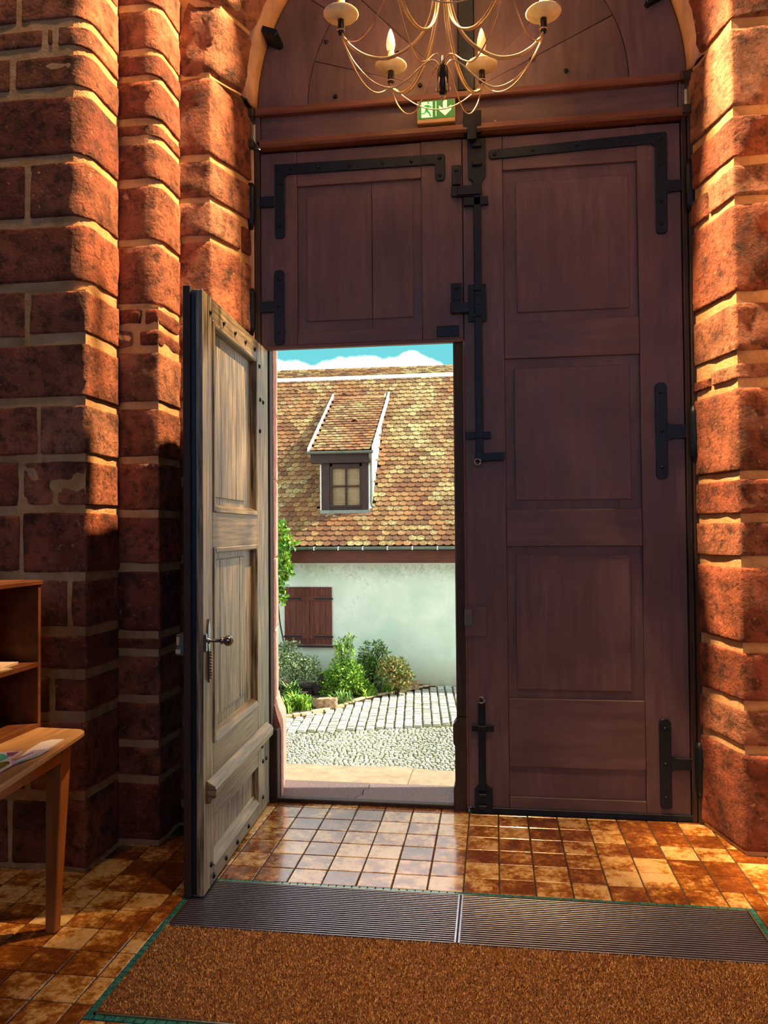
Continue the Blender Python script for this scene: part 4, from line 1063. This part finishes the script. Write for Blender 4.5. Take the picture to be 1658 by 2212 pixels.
# ================================================================== OUTSIDE : threshold, steps, ground
GZ = -2.06
th = empty('trim_7', (.5, .3, 0), kind='structure')
crk = [(.385, .10), (.41, .20), (.435, .24), (.430, .32), (.452, .345), (.448, .445)]
slab_poly('threshold_slab', [(-.30, .10)] + crk + [(-.30, .445)], -.16, 0.0, M_SLABP, th)
slab_poly('threshold_slab', [(crk[0][0] + .004, .10), (2.4, .10), (2.4, .452)] + [(x + .004 + .003 * (i % 2), y) for i, (x, y) in enumerate(crk[::-1])], -.16, 0.0, M_SLABP, th)
box('sill_bar', -.06, 1.045, .062, .108, -.02, .022, M_FRAME, th, .004)
stp = empty('trim_8', (.5, 1.0, -.16), kind='structure')
def worn_step(x0, x1, y0, y1, z):
    n = 14; V, F = [], []
    for j in range(6):
        for i in range(n + 1):
            x = x0 + (x1 - x0) * i / n; y = y0 + (y1 - y0) * j / 5
            V.append((x, y, z + noise.noise(Vector((x * 3, y * 4, 1))) * .012 - (.012 if j == 5 else 0)))
    m = n + 1
    for j in range(5):
        for i in range(n): F.append((j * m + i, j * m + i + 1, (j + 1) * m + i + 1, (j + 1) * m + i))
    k0 = len(V)
    for i in range(n + 1): x = x0 + (x1 - x0) * i / n; V.append((x, y1, z - .2))
    for i in range(n): F.append((5 * m + i, 5 * m + i + 1, k0 + i + 1, k0 + i))
    return mobj('step_stone', V, F, M_SLABY, stp, True)
worn_step(-1.2, .62, .40, 1.30, -.15); worn_step(.626, 2.6, .40, 1.30, -.155)
for k in range(1, 12):
    z = -.16 - k * (1.90 / 11.4)
    box('step_stone', -1.4, 2.8, 1.28 + (k - 1) * .34, 1.30 + k * .34, max(z - .2, GZ - .1), z, M_SLABY, stp, .01)
ground = slab_poly('courtyard', [(-14, .9), (14, .9), (14, 30), (-14, 30)], GZ - .2, GZ, M_JOINT, kind='structure')
# the kerb line of the planting bed
KERB_PX = [(560, 1558), (615, 1550), (650, 1545), (700, 1537), (745, 1525), (790, 1511), (840, 1501), (880, 1494), (915, 1486), (940, 1483)]
KERB = [atZ(px, py, GZ + .03) for px, py in KERB_PX]
def kerb_y(x):
    for a, b2 in zip(KERB, KERB[1:]):
        if a.x <= x <= b2.x: return a.y + (b2.y - a.y) * (x - a.x) / (b2.x - a.x)
    return KERB[0].y - (KERB[0].x - x) * .6 if x < KERB[0].x else 13.58
bed = slab_poly('planting_bed', [(k.x, k.y) for k in KERB] + [(-.3, 13.6), (-9, 13.6), (-9, KERB[0].y - .6)], GZ, GZ + .05, M_SOIL, kind='structure')
kerb = empty('kerb', (KERB[5].x, KERB[5].y, GZ), kind='structure')
kp_ = catmull([Vector((k.x, k.y, 0)) for k in KERB], 2)
for a, b2 in zip(kp_, kp_[1:]):
    t = (b2 - a).normalized(); nn = Vector((-t.y, t.x, 0)) * .10; a2 = a + t * .008; b3 = b2 - t * .008
    h = GZ + .075 + random.uniform(-.01, .01)
    hexob('kerb_stone', [(*a2[:2], GZ), (*b3[:2], GZ), (*(b3 + nn)[:2], GZ), (*(a2 + nn)[:2], GZ), (*a2[:2], h), (*b3[:2], h), (*(b3 + nn)[:2], h), (*(a2 + nn)[:2], h)], M_KERB, kerb, .012)
# big setts in rows, nearest 300 as parts
TH = math.radians(5.6); ax = Vector((-math.sin(TH), math.cos(TH))); bxv = Vector((math.cos(TH), math.sin(TH)))
def inv_line_y(x): return 9.62 + (x + 1.01) * .295
cands = []
wcol = .172
for c in range(-24, 26):
    s = 6.0 + random.uniform(0, .2)
    while s < 15:
        ln_ = random.choice((.12, .14, .17, .21))
        p = bxv * ((c + .5) * wcol) + ax * (s + ln_ / 2)
        if p.y > inv_line_y(p.x) + .02 and p.y < 13.5 and (p.y + .10 < kerb_y(p.x)) and -6.0 < p.x < 3.5:
            cands.append((p, ln_, c))
        s += ln_ + .012
def vis(p):
    d = Vector((p.x, p.y, GZ)) - CAM; w = d.dot(fwd); x = IMW / 2 + FPX * d.dot(RT) / w
    return 596 < x < 990
cv = sorted([c for c in cands if vis(c[0])], key=lambda c: c[0].y)
rest = cv[298:] + [c for c in cands if not vis(c[0])]
def sett_c(p, ln_, w, g=.011, taper=.014):
    j = lambda: random.uniform(-.005, .005)
    hw, hl = w / 2 - g + random.uniform(-.008, .003), ln_ / 2 - g * .9 + random.uniform(-.006, .003)
    h = GZ + .046 + random.uniform(-.006, .006)
    out = []
    for (zz_, k) in ((GZ - .01, 0), (h, taper)):
        for sx, sy in ((-1, -1), (1, -1), (1, 1), (-1, 1)):
            q_ = p + bxv * (sx * (hw - k * .6) + j()) + ax * (sy * (hl - k * .9) + j())
            out.append((q_.x, q_.y, zz_ + (random.uniform(-.003, .003) if k else 0)))
    return out
for p, ln_, c in cv[:298]: hexob('sett', sett_c(p, ln_, wcol), M_SETT, ground, .006)
FH = [(4, 5, 6, 7), (0, 1, 5, 4), (1, 2, 6, 5), (2, 3, 7, 6), (3, 0, 4, 7)]
def many(name, items, mat, parent):
    V, F = [], []
    for c8 in items:
        o = len(V); V += c8; F += [tuple(o + i for i in f) for f in FH]
    o = mobj(name, V, F, mat, parent); o['kind'] = 'stuff'; return o
many('far_setts', [sett_c(p, l, wcol) for p, l, c in rest], M_SETT, ground)
# small cobbles laid in bowed rows between the steps and the setts
items = []
r = 6.0
while r < 10.6:
    x = -5.0
    while x < 3.2:
        w = random.uniform(.055, .095)
        y = r + .10 * math.cos((x + .3) * 2.4)
        if y > 5.3 and y < inv_line_y(x) - .04:
            p = Vector((x, y)); t = .24 * -math.sin((x + .3) * 2.4) * .8
            hw, hl = w / 2 - .008, .036 - .007; h = GZ + .020 + random.uniform(-.009, .007)
            c8 = []
            for (zz_, k) in ((GZ - .01, 1.0), (h, .66)):
                for sx, sy in ((-1, -1), (1, -1), (1, 1), (-1, 1)):
                    c8.append((x + sx * hw * k, y + sy * hl * k + sx * hw * t, zz_))
            items.append(c8)
        x += w
    r += .072
many('cobbles', items, M_COBBLE, ground)

# ================================================================== HOUSE
HW = 13.6
hs = empty('house', (-1.5, HW, GZ), 'white rendered house with steep red tiled roof and a small dormer across the cobbled yard', 'house')
box('wall', -9, 6, HW, HW + 6, GZ, 1.10, M_RENDER, hs, 0)
EY, EZ, SL = 13.22, 1.13, 1.19
def rz(y): return EZ + (y - EY) * SL
YB = 17.03
RA = math.atan(SL); rdir = Vector((0, math.cos(RA), math.sin(RA))); rnor = Vector((0, -math.sin(RA), math.cos(RA)))
roof = prism('roof', [(EY + .05, rz(EY + .05) - .06), (YB, rz(YB) - .06), (YB, 1.1), (EY + .4, 1.1)], lambda a, b2, d: (d, a, b2), -9, 6, M_DORM, hs)
# beaver-tail tile
def tile_poly(w, L, n=7):
    pts = [(-w / 2, L), (w / 2, L), (w / 2, .055)]
    for k in range(1, n): a = math.pi * k / n; pts.append((w / 2 * math.cos(a), .055 - .055 * math.sin(a)))
    pts.append((-w / 2, .055)); return pts
def tile_local(w=.178, L=.27, t=.016):
    pts = tile_poly(w, L); n = len(pts)
    lift = lambda b2: .042 * (1 - b2 / L)               # lower end rides on the course below
    V = [(a, b2, lift(b2)) for a, b2 in pts] + [(a, b2, lift(b2) + t) for a, b2 in pts]
    F = [tuple(range(n, 2 * n))[::-1], tuple(range(n))] + [(i, (i + 1) % n, n + (i + 1) % n, n + i) for i in range(n)]
    return V, F
TV, TF = tile_local()
bm = bmesh.new(); tvs = [bm.verts.new(v) for v in TV]
for f in TF: bm.faces.new([tvs[i] for i in f])
bmesh.ops.recalc_face_normals(bm, faces=bm.faces)
ROOF_ME = bpy.data.meshes.new('roof_tile'); bm.to_mesh(ROOF_ME); bm.free(); ROOF_ME.materials.append(M_ROOF)
ROOF_TF = [tuple(p.vertices) for p in ROOF_ME.polygons]
TVa = np.array(TV)
EXPO, TWD = .150, .183
rot_roof = Matrix.Rotation(RA, 4, 'X')
DX0, DX1, DF, DZ0, DZ1 = -2.84, -1.685, 13.85, 1.90, 3.24           # dormer front
SHS, SHE = (13.68, 3.36), None                                   # shed eave (y, z)
DSL = .615
def shed_z(y): return SHS[1] + (y - SHS[0]) * DSL
DTOP = (SHS[1] - SHS[0] * DSL - EZ + EY * SL) / (SL - DSL)       # y where the shed roof meets the main roof
def in_dormer(x, y):
    if y < 13.72: return False
    return DX0 - .04 < x < DX1 + .05 and y < DTOP - .12 and y > DF + .03
tiles = []
nrow = int((YB - EY) / math.cos(RA) / EXPO)
for i in range(nrow + 1):
    s = i * EXPO
    y, z = EY + s * math.cos(RA), EZ + s * math.sin(RA)
    for k in range(-50, 33):
        x = (k + (.5 if i % 2 else 0)) * TWD + .04 * math.sin(i * .8)
        if in_dormer(x, y + .05): continue
        tiles.append((x, y, z, i))
def vis_h(x, y, z):
    d = Vector((x, y, z)) - CAM; w = d.dot(fwd); px = IMW / 2 + FPX * d.dot(RT) / w
    return 598 < px < 985
tv = [t for t in tiles if vis_h(*t[:3])]
tv.sort(key=lambda t: t[1])
def place_tile(x, y, z, parent):
    o = bpy.data.objects.new('roof_tile', ROOF_ME); link(o, parent, (x, y, z))
    o.rotation_euler = (RA + random.uniform(-.012, .012), random.uniform(-.02, .02), random.uniform(-.02, .02))
    return o
for t in tv[:290]: place_tile(t[0], t[1], t[2], roof)
def tile_stuff(name, lst, ang, parent):
    n = len(TVa); V, F = [], []
    ca, sa = math.cos(ang), math.sin(ang)
    for (x, y, z) in lst:
        dz = random.uniform(-.004, .004); rz_ = random.uniform(-.02, .02)
        L = TVa.copy(); L[:, 0] += L[:, 1] * rz_
        P = np.column_stack([L[:, 0] + x, L[:, 1] * ca - L[:, 2] * sa + y, L[:, 1] * sa + L[:, 2] * ca + z + dz])
        o = len(V) * 1; V += P.tolist(); F += [tuple(o + i for i in f) for f in ROOF_TF]
    ob = mobj(name, V, F, M_ROOF, parent); ob['kind'] = 'stuff'; return ob
near = set((t[0], t[1]) for t in tv[:290])
tile_stuff('roof_tiles', [t[:3] for t in tiles if (t[0], t[1]) not in near], RA, roof)
# upper, flatter roof slope with pale flashing and ridge tiles
zB_ = rz(YB)
box('flashing', -9, 6, YB - .04, YB + .07, zB_ - .02, zB_ + .125, M_FLASH, hs, .004)
US = math.radians(27)
ya, za = YB + .04, zB_ + .08
up_l, up_r = .80, .66
V = [(-9, ya, za), (6, ya, za), (6, ya + up_r * math.cos(US), za + up_r * math.sin(US)), (-9, ya + up_l * math.cos(US) * 1.1, za + up_l * math.sin(US) * 1.1), (6, ya + 3, zB_ - 1), (-9, ya + 3, zB_ - 1)]
ur = mobj('upper_roof', V, [(0, 1, 2, 3), (3, 2, 4, 5)], M_DORM, hs)
ul = []
for i in range(6):
    s = .02 + i * .15
    for k in range(-50, 33):
        x = (k + (.5 if i % 2 else 0)) * TWD; ul.append((x, ya + s * math.cos(US), za + s * math.sin(US)))
tile_stuff('upper_roof_tiles', [u for u in ul if u[1] < ya + (up_r + (up_l * 1.1 - up_r) * (6 - u[0]) / 15) * math.cos(US) - .02], US, ur)
def ridge_at(x):
    f = (6 - x) / 15; L_ = up_r + (up_l * 1.1 - up_r) * f
    return ya + L_ * math.cos(US), za + L_ * math.sin(US)
for k in range(57):
    x0 = -9.1 + k * .265; y0, z0_ = ridge_at(x0); y1, z1_ = ridge_at(x0 + .29)
    V, F = [], []
    for (x, y, z, r_) in ((x0, y0, z0_, .105), (x0 + .02, y0, z0_, .105), (x0 + .30, y1, z1_, .088)):
        for a in range(9):
            th_ = math.pi * a / 8; V.append((x, y - r_ * math.cos(th_), z - .02 + r_ * math.sin(th_)))
    for i in range(2):
        for a in range(8): F.append((i * 9 + a, i * 9 + a + 1, (i + 1) * 9 + a + 1, (i + 1) * 9 + a))
    F.append(tuple(range(9))); F.append(tuple(range(18, 27))[::-1])
    mobj('ridge_tile', V, F, M_ROOF, ur)
# eaves: gutter with brackets, fascia
def half_pipe(name, x0, x1, y, z, r_, mat, parent, n=9):
    V, F = [], []
    for x in (x0, x1):
        for a in range(n): th_ = math.pi * a / (n - 1); V.append((x, y - r_ * math.cos(th_), z - r_ * math.sin(th_)))
        for a in range(n): th_ = math.pi * a / (n - 1); V.append((x, y - (r_ - .008) * math.cos(th_), z - (r_ - .008) * math.sin(th_)))
    m = 2 * n
    for a in range(n - 1):
        F.append((a, a + 1, m + a + 1, m + a)); F.append((n + a + 1, n + a, m + n + a, m + n + a + 1))
    F.append((0, m, m + n, n)); F.append((n - 1, 2 * n - 1, m + 2 * n - 1, m + n - 1))
    return mobj(name, V, F, mat, parent)
gt = half_pipe('gutter', -9, 6, EY - .06, EZ + .01, .075, M_ZINC, hs)
for x in np.arange(-3.4, 1.0, .56):
    box('gutter_bracket', x - .012, x + .012, EY - .14, EY + .02, EZ - .07, EZ + .015, M_FLASH, gt, .002)
box('fascia', -9, 6, EY + .06, EY + .10, .765, 1.05, M_FASCIA, hs, .004)
box('soffit', -9, 6, EY + .10, HW, .95, 1.0, M_FASCIA, hs, 0)
box('cornice', -9, 6, HW - .03, HW, .72, .95, M_FLASH, hs, .004)
# shuttered window
SX = (-3.655, -3.10, -2.532); SZ = (-1.165, .197)
wnd = box('window_reveal', SX[0] - .05, SX[2] + .03, HW - .008, HW, SZ[0], SZ[1] + .03, M_FLASH, hs, 0)
for s in range(2):
    xa, xb = SX[s] + (.006 if s else 0), SX[s + 1] - (0 if s else .002)
    shd = empty('shutter', ((xa + xb) / 2, HW - .03, SZ[0]))
    shd.parent = hs; shd.matrix_parent_inverse = WM[hs.name].inverted()
    npk = 4
    for k in range(npk):
        w = (xb - xa) / npk
        box('plank', xa + k * w + .002, xa + (k + 1) * w - .002, HW - .045, HW - .012, SZ[0] + .03, SZ[1], M_SHUT, shd, .003)
    for z in (SZ[0] + .22, SZ[0] + 1.10):
        box('batten', xa + .004, xb - .004, HW - .066, HW - .046, z - .055, z + .055, M_SHUT, shd, .005)
        x0, x1 = (xa - .02, xb - .14) if s == 0 else (xa + .14, xb + .035)
        box('strap', x0, x1, HW - .074, HW - .066, z - .026, z + .012, M_IRON, shd, .002)
box('closing_batten', -3.125, -3.060, HW - .075, HW - .045, SZ[0] + .03, SZ[1], M_SHUT, hs, .006)
box('window_sill', SX[0] - .16, SX[2] + .12, HW - .10, HW, SZ[0] - .03, SZ[0] + .012, M_DORM, hs, .004)
# dormer
dm = empty('dormer', (-2.26, DF, DZ0)); dm.parent = hs; dm.matrix_parent_inverse = WM[hs.name].inverted()
prism('cheek', [(DF + .02, rz(DF + .02) - .2), (DTOP, rz(DTOP) - .1), (DF + .02, shed_z(DF + .02) - .06)], lambda a, b2, d: (d, a, b2), DX0, DX0 + .06, M_RENDER, dm)
prism('cheek', [(DF + .02, rz(DF + .02) - .2), (DTOP, rz(DTOP) - .1), (DF + .02, shed_z(DF + .02) - .06)], lambda a, b2, d: (d, a, b2), DX1 - .06, DX1, M_FLASH, dm)
WX0, WX1, WZ0, WZ1 = -2.625, -1.850, 2.00, 3.02
box('post', DX0 + .02, WX0, DF - .02, DF + .08, 1.98, 3.12, M_DORM, dm, .004)
box('post', WX1, DX1 - .02, DF - .02, DF + .08, 1.98, 3.12, M_DORM, dm, .004)
box('lintel', DX0 - .22, DX1 + .06, DF - .12, DF + .1, 3.09, 3.34, M_DORM, dm, .006)
box('edge_flashing', DX0 - .012, DX0 + .018, DF - .015, DF + .05, 1.98, 3.06, M_FLASH, dm, .002)
boxes('window_frame', [(WX0, WX0 + .06, DF, DF + .06, WZ0, WZ1), (WX1 - .06, WX1, DF, DF + .06, WZ0, WZ1), (WX0 + .06, WX1 - .06, DF, DF + .06, WZ1 - .05, WZ1 + .06), (WX0 + .06, WX1 - .06, DF, DF + .06, WZ0, WZ0 + .10),
                       (-2.258, -2.212, DF + .005, DF + .05, WZ0 + .10, WZ1 - .05), (WX0 + .06, WX1 - .06, DF + .005, DF + .05, 2.528, 2.568)], M_DORM, dm, .004)
for (x0, x1) in ((WX0 + .06, -2.258), (-2.212, WX1 - .06)):
    for (z0_, z1_) in ((WZ0 + .10, 2.528), (2.568, WZ1 - .05)):
        box('pane', x0, x1, DF + .025, DF + .031, z0_, z1_, M_GLASS, dm, 0)
box('blind', WX0 + .03, WX1 - .03, DF + .075, DF + .085, WZ0, WZ1, M_CURT, dm, 0)
box('weather_board', WX0 + .02, WX1 - .02, DF - .03, DF + .02, WZ0 + .05, WZ0 + .075, M_DORM, dm, .003)
prism('sill', [(DF - .05, 1.82), (DF - .02, 1.99), (DF + .05, 1.99), (DF + .05, 1.82)], lambda a, b2, d: (d, a, b2), DX0 - .02, DX1 + .02, M_ZINC, dm, .004)
prism('apron_flashing', [(DF - .14, rz(DF - .14) + .035), (DF - .03, rz(DF - .03) + .035), (DF - .03, rz(DF - .03) + .05), (DF - .14, rz(DF - .14) + .05)], lambda a, b2, d: (d, a, b2), DX0 - .04, DX1 + .03, M_FLASH, dm)
SX0_, SX1_ = -3.09, -1.56
sr = prism('shed_roof', [(SHS[0] + .03, SHS[1] - .06), (DTOP + .05, shed_z(DTOP + .05) - .06), (DTOP + .05, shed_z(DTOP + .05) - .02), (SHS[0] + .03, SHS[1] - .02)], lambda a, b2, d: (d, a, b2), SX0_ + .02, SX1_ - .02, M_DORM, dm)
sl = []
DA = math.atan(DSL)
nr = int((DTOP - SHS[0]) / math.cos(DA) / .150)
for i in range(nr):
    s = i * .150
    for k in range(10):
        x = SX0_ + .09 + (k + (.5 if i % 2 else 0)) * TWD
        if x < SX1_ - .06: sl.append((x, SHS[0] + s * math.cos(DA), SHS[1] - .01 + s * math.sin(DA)))
tile_stuff('shed_tiles', sl, DA, dm)
for x in (SX0_, SX1_):
    prism('verge_flashing', [(SHS[0] - .03, SHS[1] - .05), (DTOP + .02, shed_z(DTOP + .02) - .05), (DTOP + .02, shed_z(DTOP + .02) + .075), (SHS[0] - .03, SHS[1] + .075)], lambda a, b2, d: (d, a, b2), x - .024, x + .024, M_FLASH, dm)
prism('side_flashing', [(DF + .02, rz(DF + .02) + .04), (DTOP, rz(DTOP) + .04), (DTOP, rz(DTOP) + .07), (DF + .02, rz(DF + .02) + .07)], lambda a, b2, d: (d, a, b2), DX1, DX1 + .05, M_FLASH, dm)
g2 = half_pipe('dormer_gutter', SX0_ - .02, SX1_ + .01, SHS[0] - .045, SHS[1] + .0, .062, M_ZINC, dm)
tube('downpipe', catmull([(SX1_ - .06, SHS[0] - .03, SHS[1] - .06), (SX1_ - .07, SHS[0] + .02, SHS[1] - .16), (DX1 + .05, DF - .02, SHS[1] - .30), (DX1 + .05, DF + .02, 2.5), (DX1 + .05, DF + .02, 2.12), (DX1 + .12, DF + .04, 2.06)], 5), .032, M_ZINC, dm, 8)
for (px, py, shed) in ((641, 850, False), (766, 914, True), (972, 1140, False), (743, 857, True)):
    d_ = ray(px, py); y_, z_, s_ = (SHS[0], SHS[1], DSL) if shed else (EY, EZ, SL)
    t_ = (z_ + (CAM.y - y_) * s_ - CAM.z) / (d_.z - s_ * d_.y); p_ = CAM + d_ * t_
    V, F = [], []
    for (dy_, r_, up_) in ((-.03, .085, .03), (.05, .08, .10), (.22, .02, .20)):
        for a in range(7): th_ = math.pi * a / 6; V.append((p_.x - r_ * math.cos(th_), p_.y + dy_, p_.z + up_ * .6 + dy_ * 0 + r_ * .9 * math.sin(th_)))
    for i in range(2):
        for a in range(6): F.append((i * 7 + a, i * 7 + a + 1, (i + 1) * 7 + a + 1, (i + 1) * 7 + a))
    F.append(tuple(range(14, 21))[::-1])
    mobj('roof_vent', V, F, M_ROOF, dm if shed else roof)

# ================================================================== GARDEN
def leaf_cloud(name, n, centre, rad, size, mat, parent, up=.35, shell=.55, wid=.5, flat=0.0):
    """n folded leaves inside an ellipsoid, each an island of four triangles"""
    c = np.array(centre); R_ = np.array(rad)
    d = RNG.normal(size=(n, 3)); d /= np.linalg.norm(d, axis=1, keepdims=True)
    r_ = shell + (1 - shell) * RNG.random(n); r_ = np.where(RNG.random(n) < .3, RNG.random(n) ** .5, r_)
    P = c + d * r_[:, None] * R_
    a = RNG.normal(size=(n, 3)) + d * .7 + np.array([0, 0, up]); a /= np.linalg.norm(a, axis=1, keepdims=True)
    b2 = np.cross(a, RNG.normal(size=(n, 3))); b2 /= np.linalg.norm(b2, axis=1, keepdims=True)
    nn = np.cross(a, b2)
    L_ = size * RNG.uniform(.6, 1.3, n)[:, None]; w = L_ * wid * .5
    V = np.stack([P, P + a * L_ * .45 + b2 * w + nn * w * .35, P + a * L_, P + a * L_ * .45 - b2 * w + nn * w * .35, P + a * L_ * .5], 1)
    F = []
    for i in range(n):
        o = i * 5; F += [(o, o + 1, o + 4), (o + 1, o + 2, o + 4), (o + 2, o + 3, o + 4), (o + 3, o, o + 4)]
    ob = mobj(name, V.reshape(-1, 3), F, mat, parent); ob['kind'] = 'stuff'; return ob
def shrub(name, px, base_py, Y, clouds, mat, label, size, wid=.5, nstem=5, cat='shrub'):
    b0 = atY(px, base_py, Y); g = Vector((b0.x, Y, GZ + .05))
    e_ = empty(name, tuple(g), label, cat)
    V, F = [], []
    for (cx, cy, rx, ry, n) in clouds:
        c = atY(cx, cy, Y); k = (Y - CAM.y) / FPX * 1.0
        leaf_cloud('foliage', n, c, (rx * k, min(rx, ry) * k * .8, ry * k), size, mat, e_, wid=wid)
        for s in range(nstem):
            t_ = c + Vector((random.uniform(-.6, .6) * rx * k, random.uniform(-.1, .1), random.uniform(-.2, .8) * ry * k))
            v, f = tube_data([g + Vector((random.uniform(-.05, .05), 0, -.03)), g.lerp(t_, .5) + Vector((random.uniform(-.06, .06), 0, .05)), t_], .011, 5, .004)
            o = len(V); V += v; F += [tuple(o + i for i in q_) for q_ in f]
    mobj('stem', V, F, M_STEM, e_, True)
    return e_
shrub('silver_shrub', 640, 1500, 12.9, [(630, 1440, 34, 36, 1500), (668, 1448, 26, 34, 1000), (610, 1418, 18, 30, 500), (628, 1394, 24, 12, 160)], M_LS, 'grey green fine leaved shrub below the red shutter', .065)
shrub('tall_green_shrub', 745, 1515, 12.3, [(745, 1462, 44, 40, 1500), (744, 1418, 26, 32, 420), (740, 1392, 18, 16, 150), (712, 1478, 30, 34, 800), (770, 1490, 40, 24, 900), (758, 1378, 10, 10, 30)], M_LG, 'tall bright green shrub right of the red shutter', .085, .42)
shrub('spray_shrub', 800, 1500, 13.1, [(806, 1448, 34, 34, 900), (800, 1406, 26, 18, 170), (818, 1398, 14, 14, 80), (832, 1410, 10, 8, 40), (788, 1436, 22, 26, 300)], M_LD, 'arching feathery shrub against the middle of the white wall', .095, .36)
shrub('russet_shrub', 855, 1490, 12.45, [(850, 1452, 34, 34, 1100), (872, 1466, 22, 26, 500), (838, 1432, 20, 14, 220)], M_LR, 'green and russet shrub at the right end of the planting bed', .080, .45)
# strap-leaved plants in front
def strap_plant(px, py, n, h, mat, label, group=None):
    g = atZ(px, py, GZ + .05); e_ = empty('strap_leaf_plant', tuple(g), label, 'plant', group)
    V, F = [], []
    for i in range(n):
        a = random.uniform(0, 2 * math.pi); o = g + Vector((random.gauss(0, .09), random.gauss(0, .08), 0)); hh = h * random.uniform(.5, 1.15); w = random.uniform(.010, .02)
        d_ = Vector((math.cos(a), math.sin(a), 0)); s_ = Vector((-d_.y, d_.x, 0)) * w; k = len(V)
        for (t_, ww) in ((0, 1), (.5, 1.1), (.85, .7), (1.0, .05)):
            p_ = o + d_ * (t_ * t_ * hh * .55) + Vector((0, 0, hh * (t_ - .28 * t_ * t_ * t_)))
            V += [tuple(p_ - s_ * ww), tuple(p_ + s_ * ww)]
        F += [(k, k + 1, k + 3, k + 2), (k + 2, k + 3, k + 5, k + 4), (k + 4, k + 5, k + 7, k + 6)]
    ob = mobj('strap_leaves', V, F, mat, e_); ob['kind'] = 'stuff'
    return e_
strap_plant(618, 1536, 90, .34, M_LG, 'strap leaved plant at the foot of the stone door jamb')
strap_plant(640, 1530, 90, .36, M_LG, 'strap leaved plant between the door jamb and the rough stone block')
strap_plant(656, 1531, 80, .32, M_LG, 'strap leaved plant touching the left end of the rough stone block')
strap_plant(630, 1505, 80, .40, M_LD, 'dark strap leaved plant in front of the black garden bench')
strap_plant(735, 1518, 70, .30, M_LD, 'dark leaved clump just right of the rough stone block')
strap_plant(790, 1503, 70, .28, M_LG, 'low green clump at the kerb below the arching shrub')
strap_plant(845, 1494, 60, .26, M_LG, 'low green clump at the kerb below the russet shrub')
# climbing vine at the left edge of the house
vx = atY(607, 1300, 13.35)
vn = empty('climbing_vine', (vx.x, 13.4, GZ + .05), 'leafy climbing vine on the left end of the white wall, up to the gutter', 'vine')
for (cx, cy, rx, ry, n) in ((608, 1150, 12, 22, 90), (610, 1195, 14, 24, 140), (615, 1228, 17, 16, 120), (608, 1262, 12, 18, 70), (607, 1290, 9, 14, 50), (628, 1172, 10, 10, 30)):
    k = 17.3 / FPX; c = atY(cx, cy, 12.82)
    leaf_cloud('foliage', n, c, (rx * k, .10, ry * k), .13, M_LG, vn, wid=.75)
tube('vine_stem', catmull([(vx.x, 13.4, GZ + .04), (vx.x + .05, 13.4, -1.2), (vx.x - .03, 13.3, -.5), (vx.x + .02, 12.82, .7), (vx.x, 12.82, 1.5)], 5), .02, M_STEM, vn, 6)
# rough stone block on the kerb, second block at the far end
def rough_block(px0, py0, px1, py1, dep, label, tilt):
    g0, g1 = atZ(px0, py0, GZ + .05), atZ(px1, py1, GZ + .05)
    x0, x1, y0 = g0.x, g1.x, min(g0.y, g1.y) + .06
    h = .19
    V = CG_V; half = np.array([(x1 - x0) / 2, dep / 2, h / 2]); P = V * half
    out = []
    for p in P:
        n_ = noise.fractal(Vector(p) * 12 + Vector((x0, 0, 0)), .9, 2, 4) * .016
        s_ = 1 + n_ / max(half.min(), .05)
        out.append((p[0] * s_ + (x0 + x1) / 2, p[1] * s_ + y0 + dep / 2, p[2] * s_ + GZ + .05 + h / 2 + tilt * p[0]))
    o = mobj('stone_block', out, CG_F, M_ROCK, None, False)
    return props(o, label, 'stone')
rough_block(682, 1532, 728, 1528, .16, 'rough hewn sandstone block lying on the kerb before the tall shrub', .05)
rough_block(884, 1491, 902, 1490, .16, 'smaller dark stone block at the right end of the planting bed', 0)
# dark bench half hidden in the planting
by_ = 12.25
gb = empty('garden_bench', (-3.3, by_, GZ + .05), 'blackened low garden bench half hidden among the plants by the stone jamb', 'bench')
pa, pb = atY(600, 1476, by_), atY(676, 1476, by_)
box('seat', pa.x, pb.x, by_ - .17, by_ + .17, pa.z - .06, pa.z, M_BENCH, gb, .006)
box('seat_rail', pa.x, pb.x, by_ - .15, by_ + .15, pa.z - .13, pa.z - .07, M_BENCH, gb, .004)
for x in (pa.x + .12, pb.x - .04):
    box('leg', x - .035, x + .035, by_ - .14, by_ + .14, GZ + .05, pa.z - .06, M_BENCH, gb, .006)
p0, p1, p2 = atY(676, 1478, by_), atY(700, 1452, by_), atY(686, 1500, by_)
prism('shadow_board', [(p0.x - .02, p0.z), (p0.x + .10, p0.z + .10), (p1.x - .06, p1.z - .02), (p1.x, p1.z), (p1.x + .02, p1.z - .14), (p1.x - .06, p0.z - .12), (p0.x + .05, p0.z - .16)], lambda a, b2, d: (a, d, b2), by_ - .12, by_ - .06, M_BENCH, gb, .004)  # dark slanted board stands in for a shadow
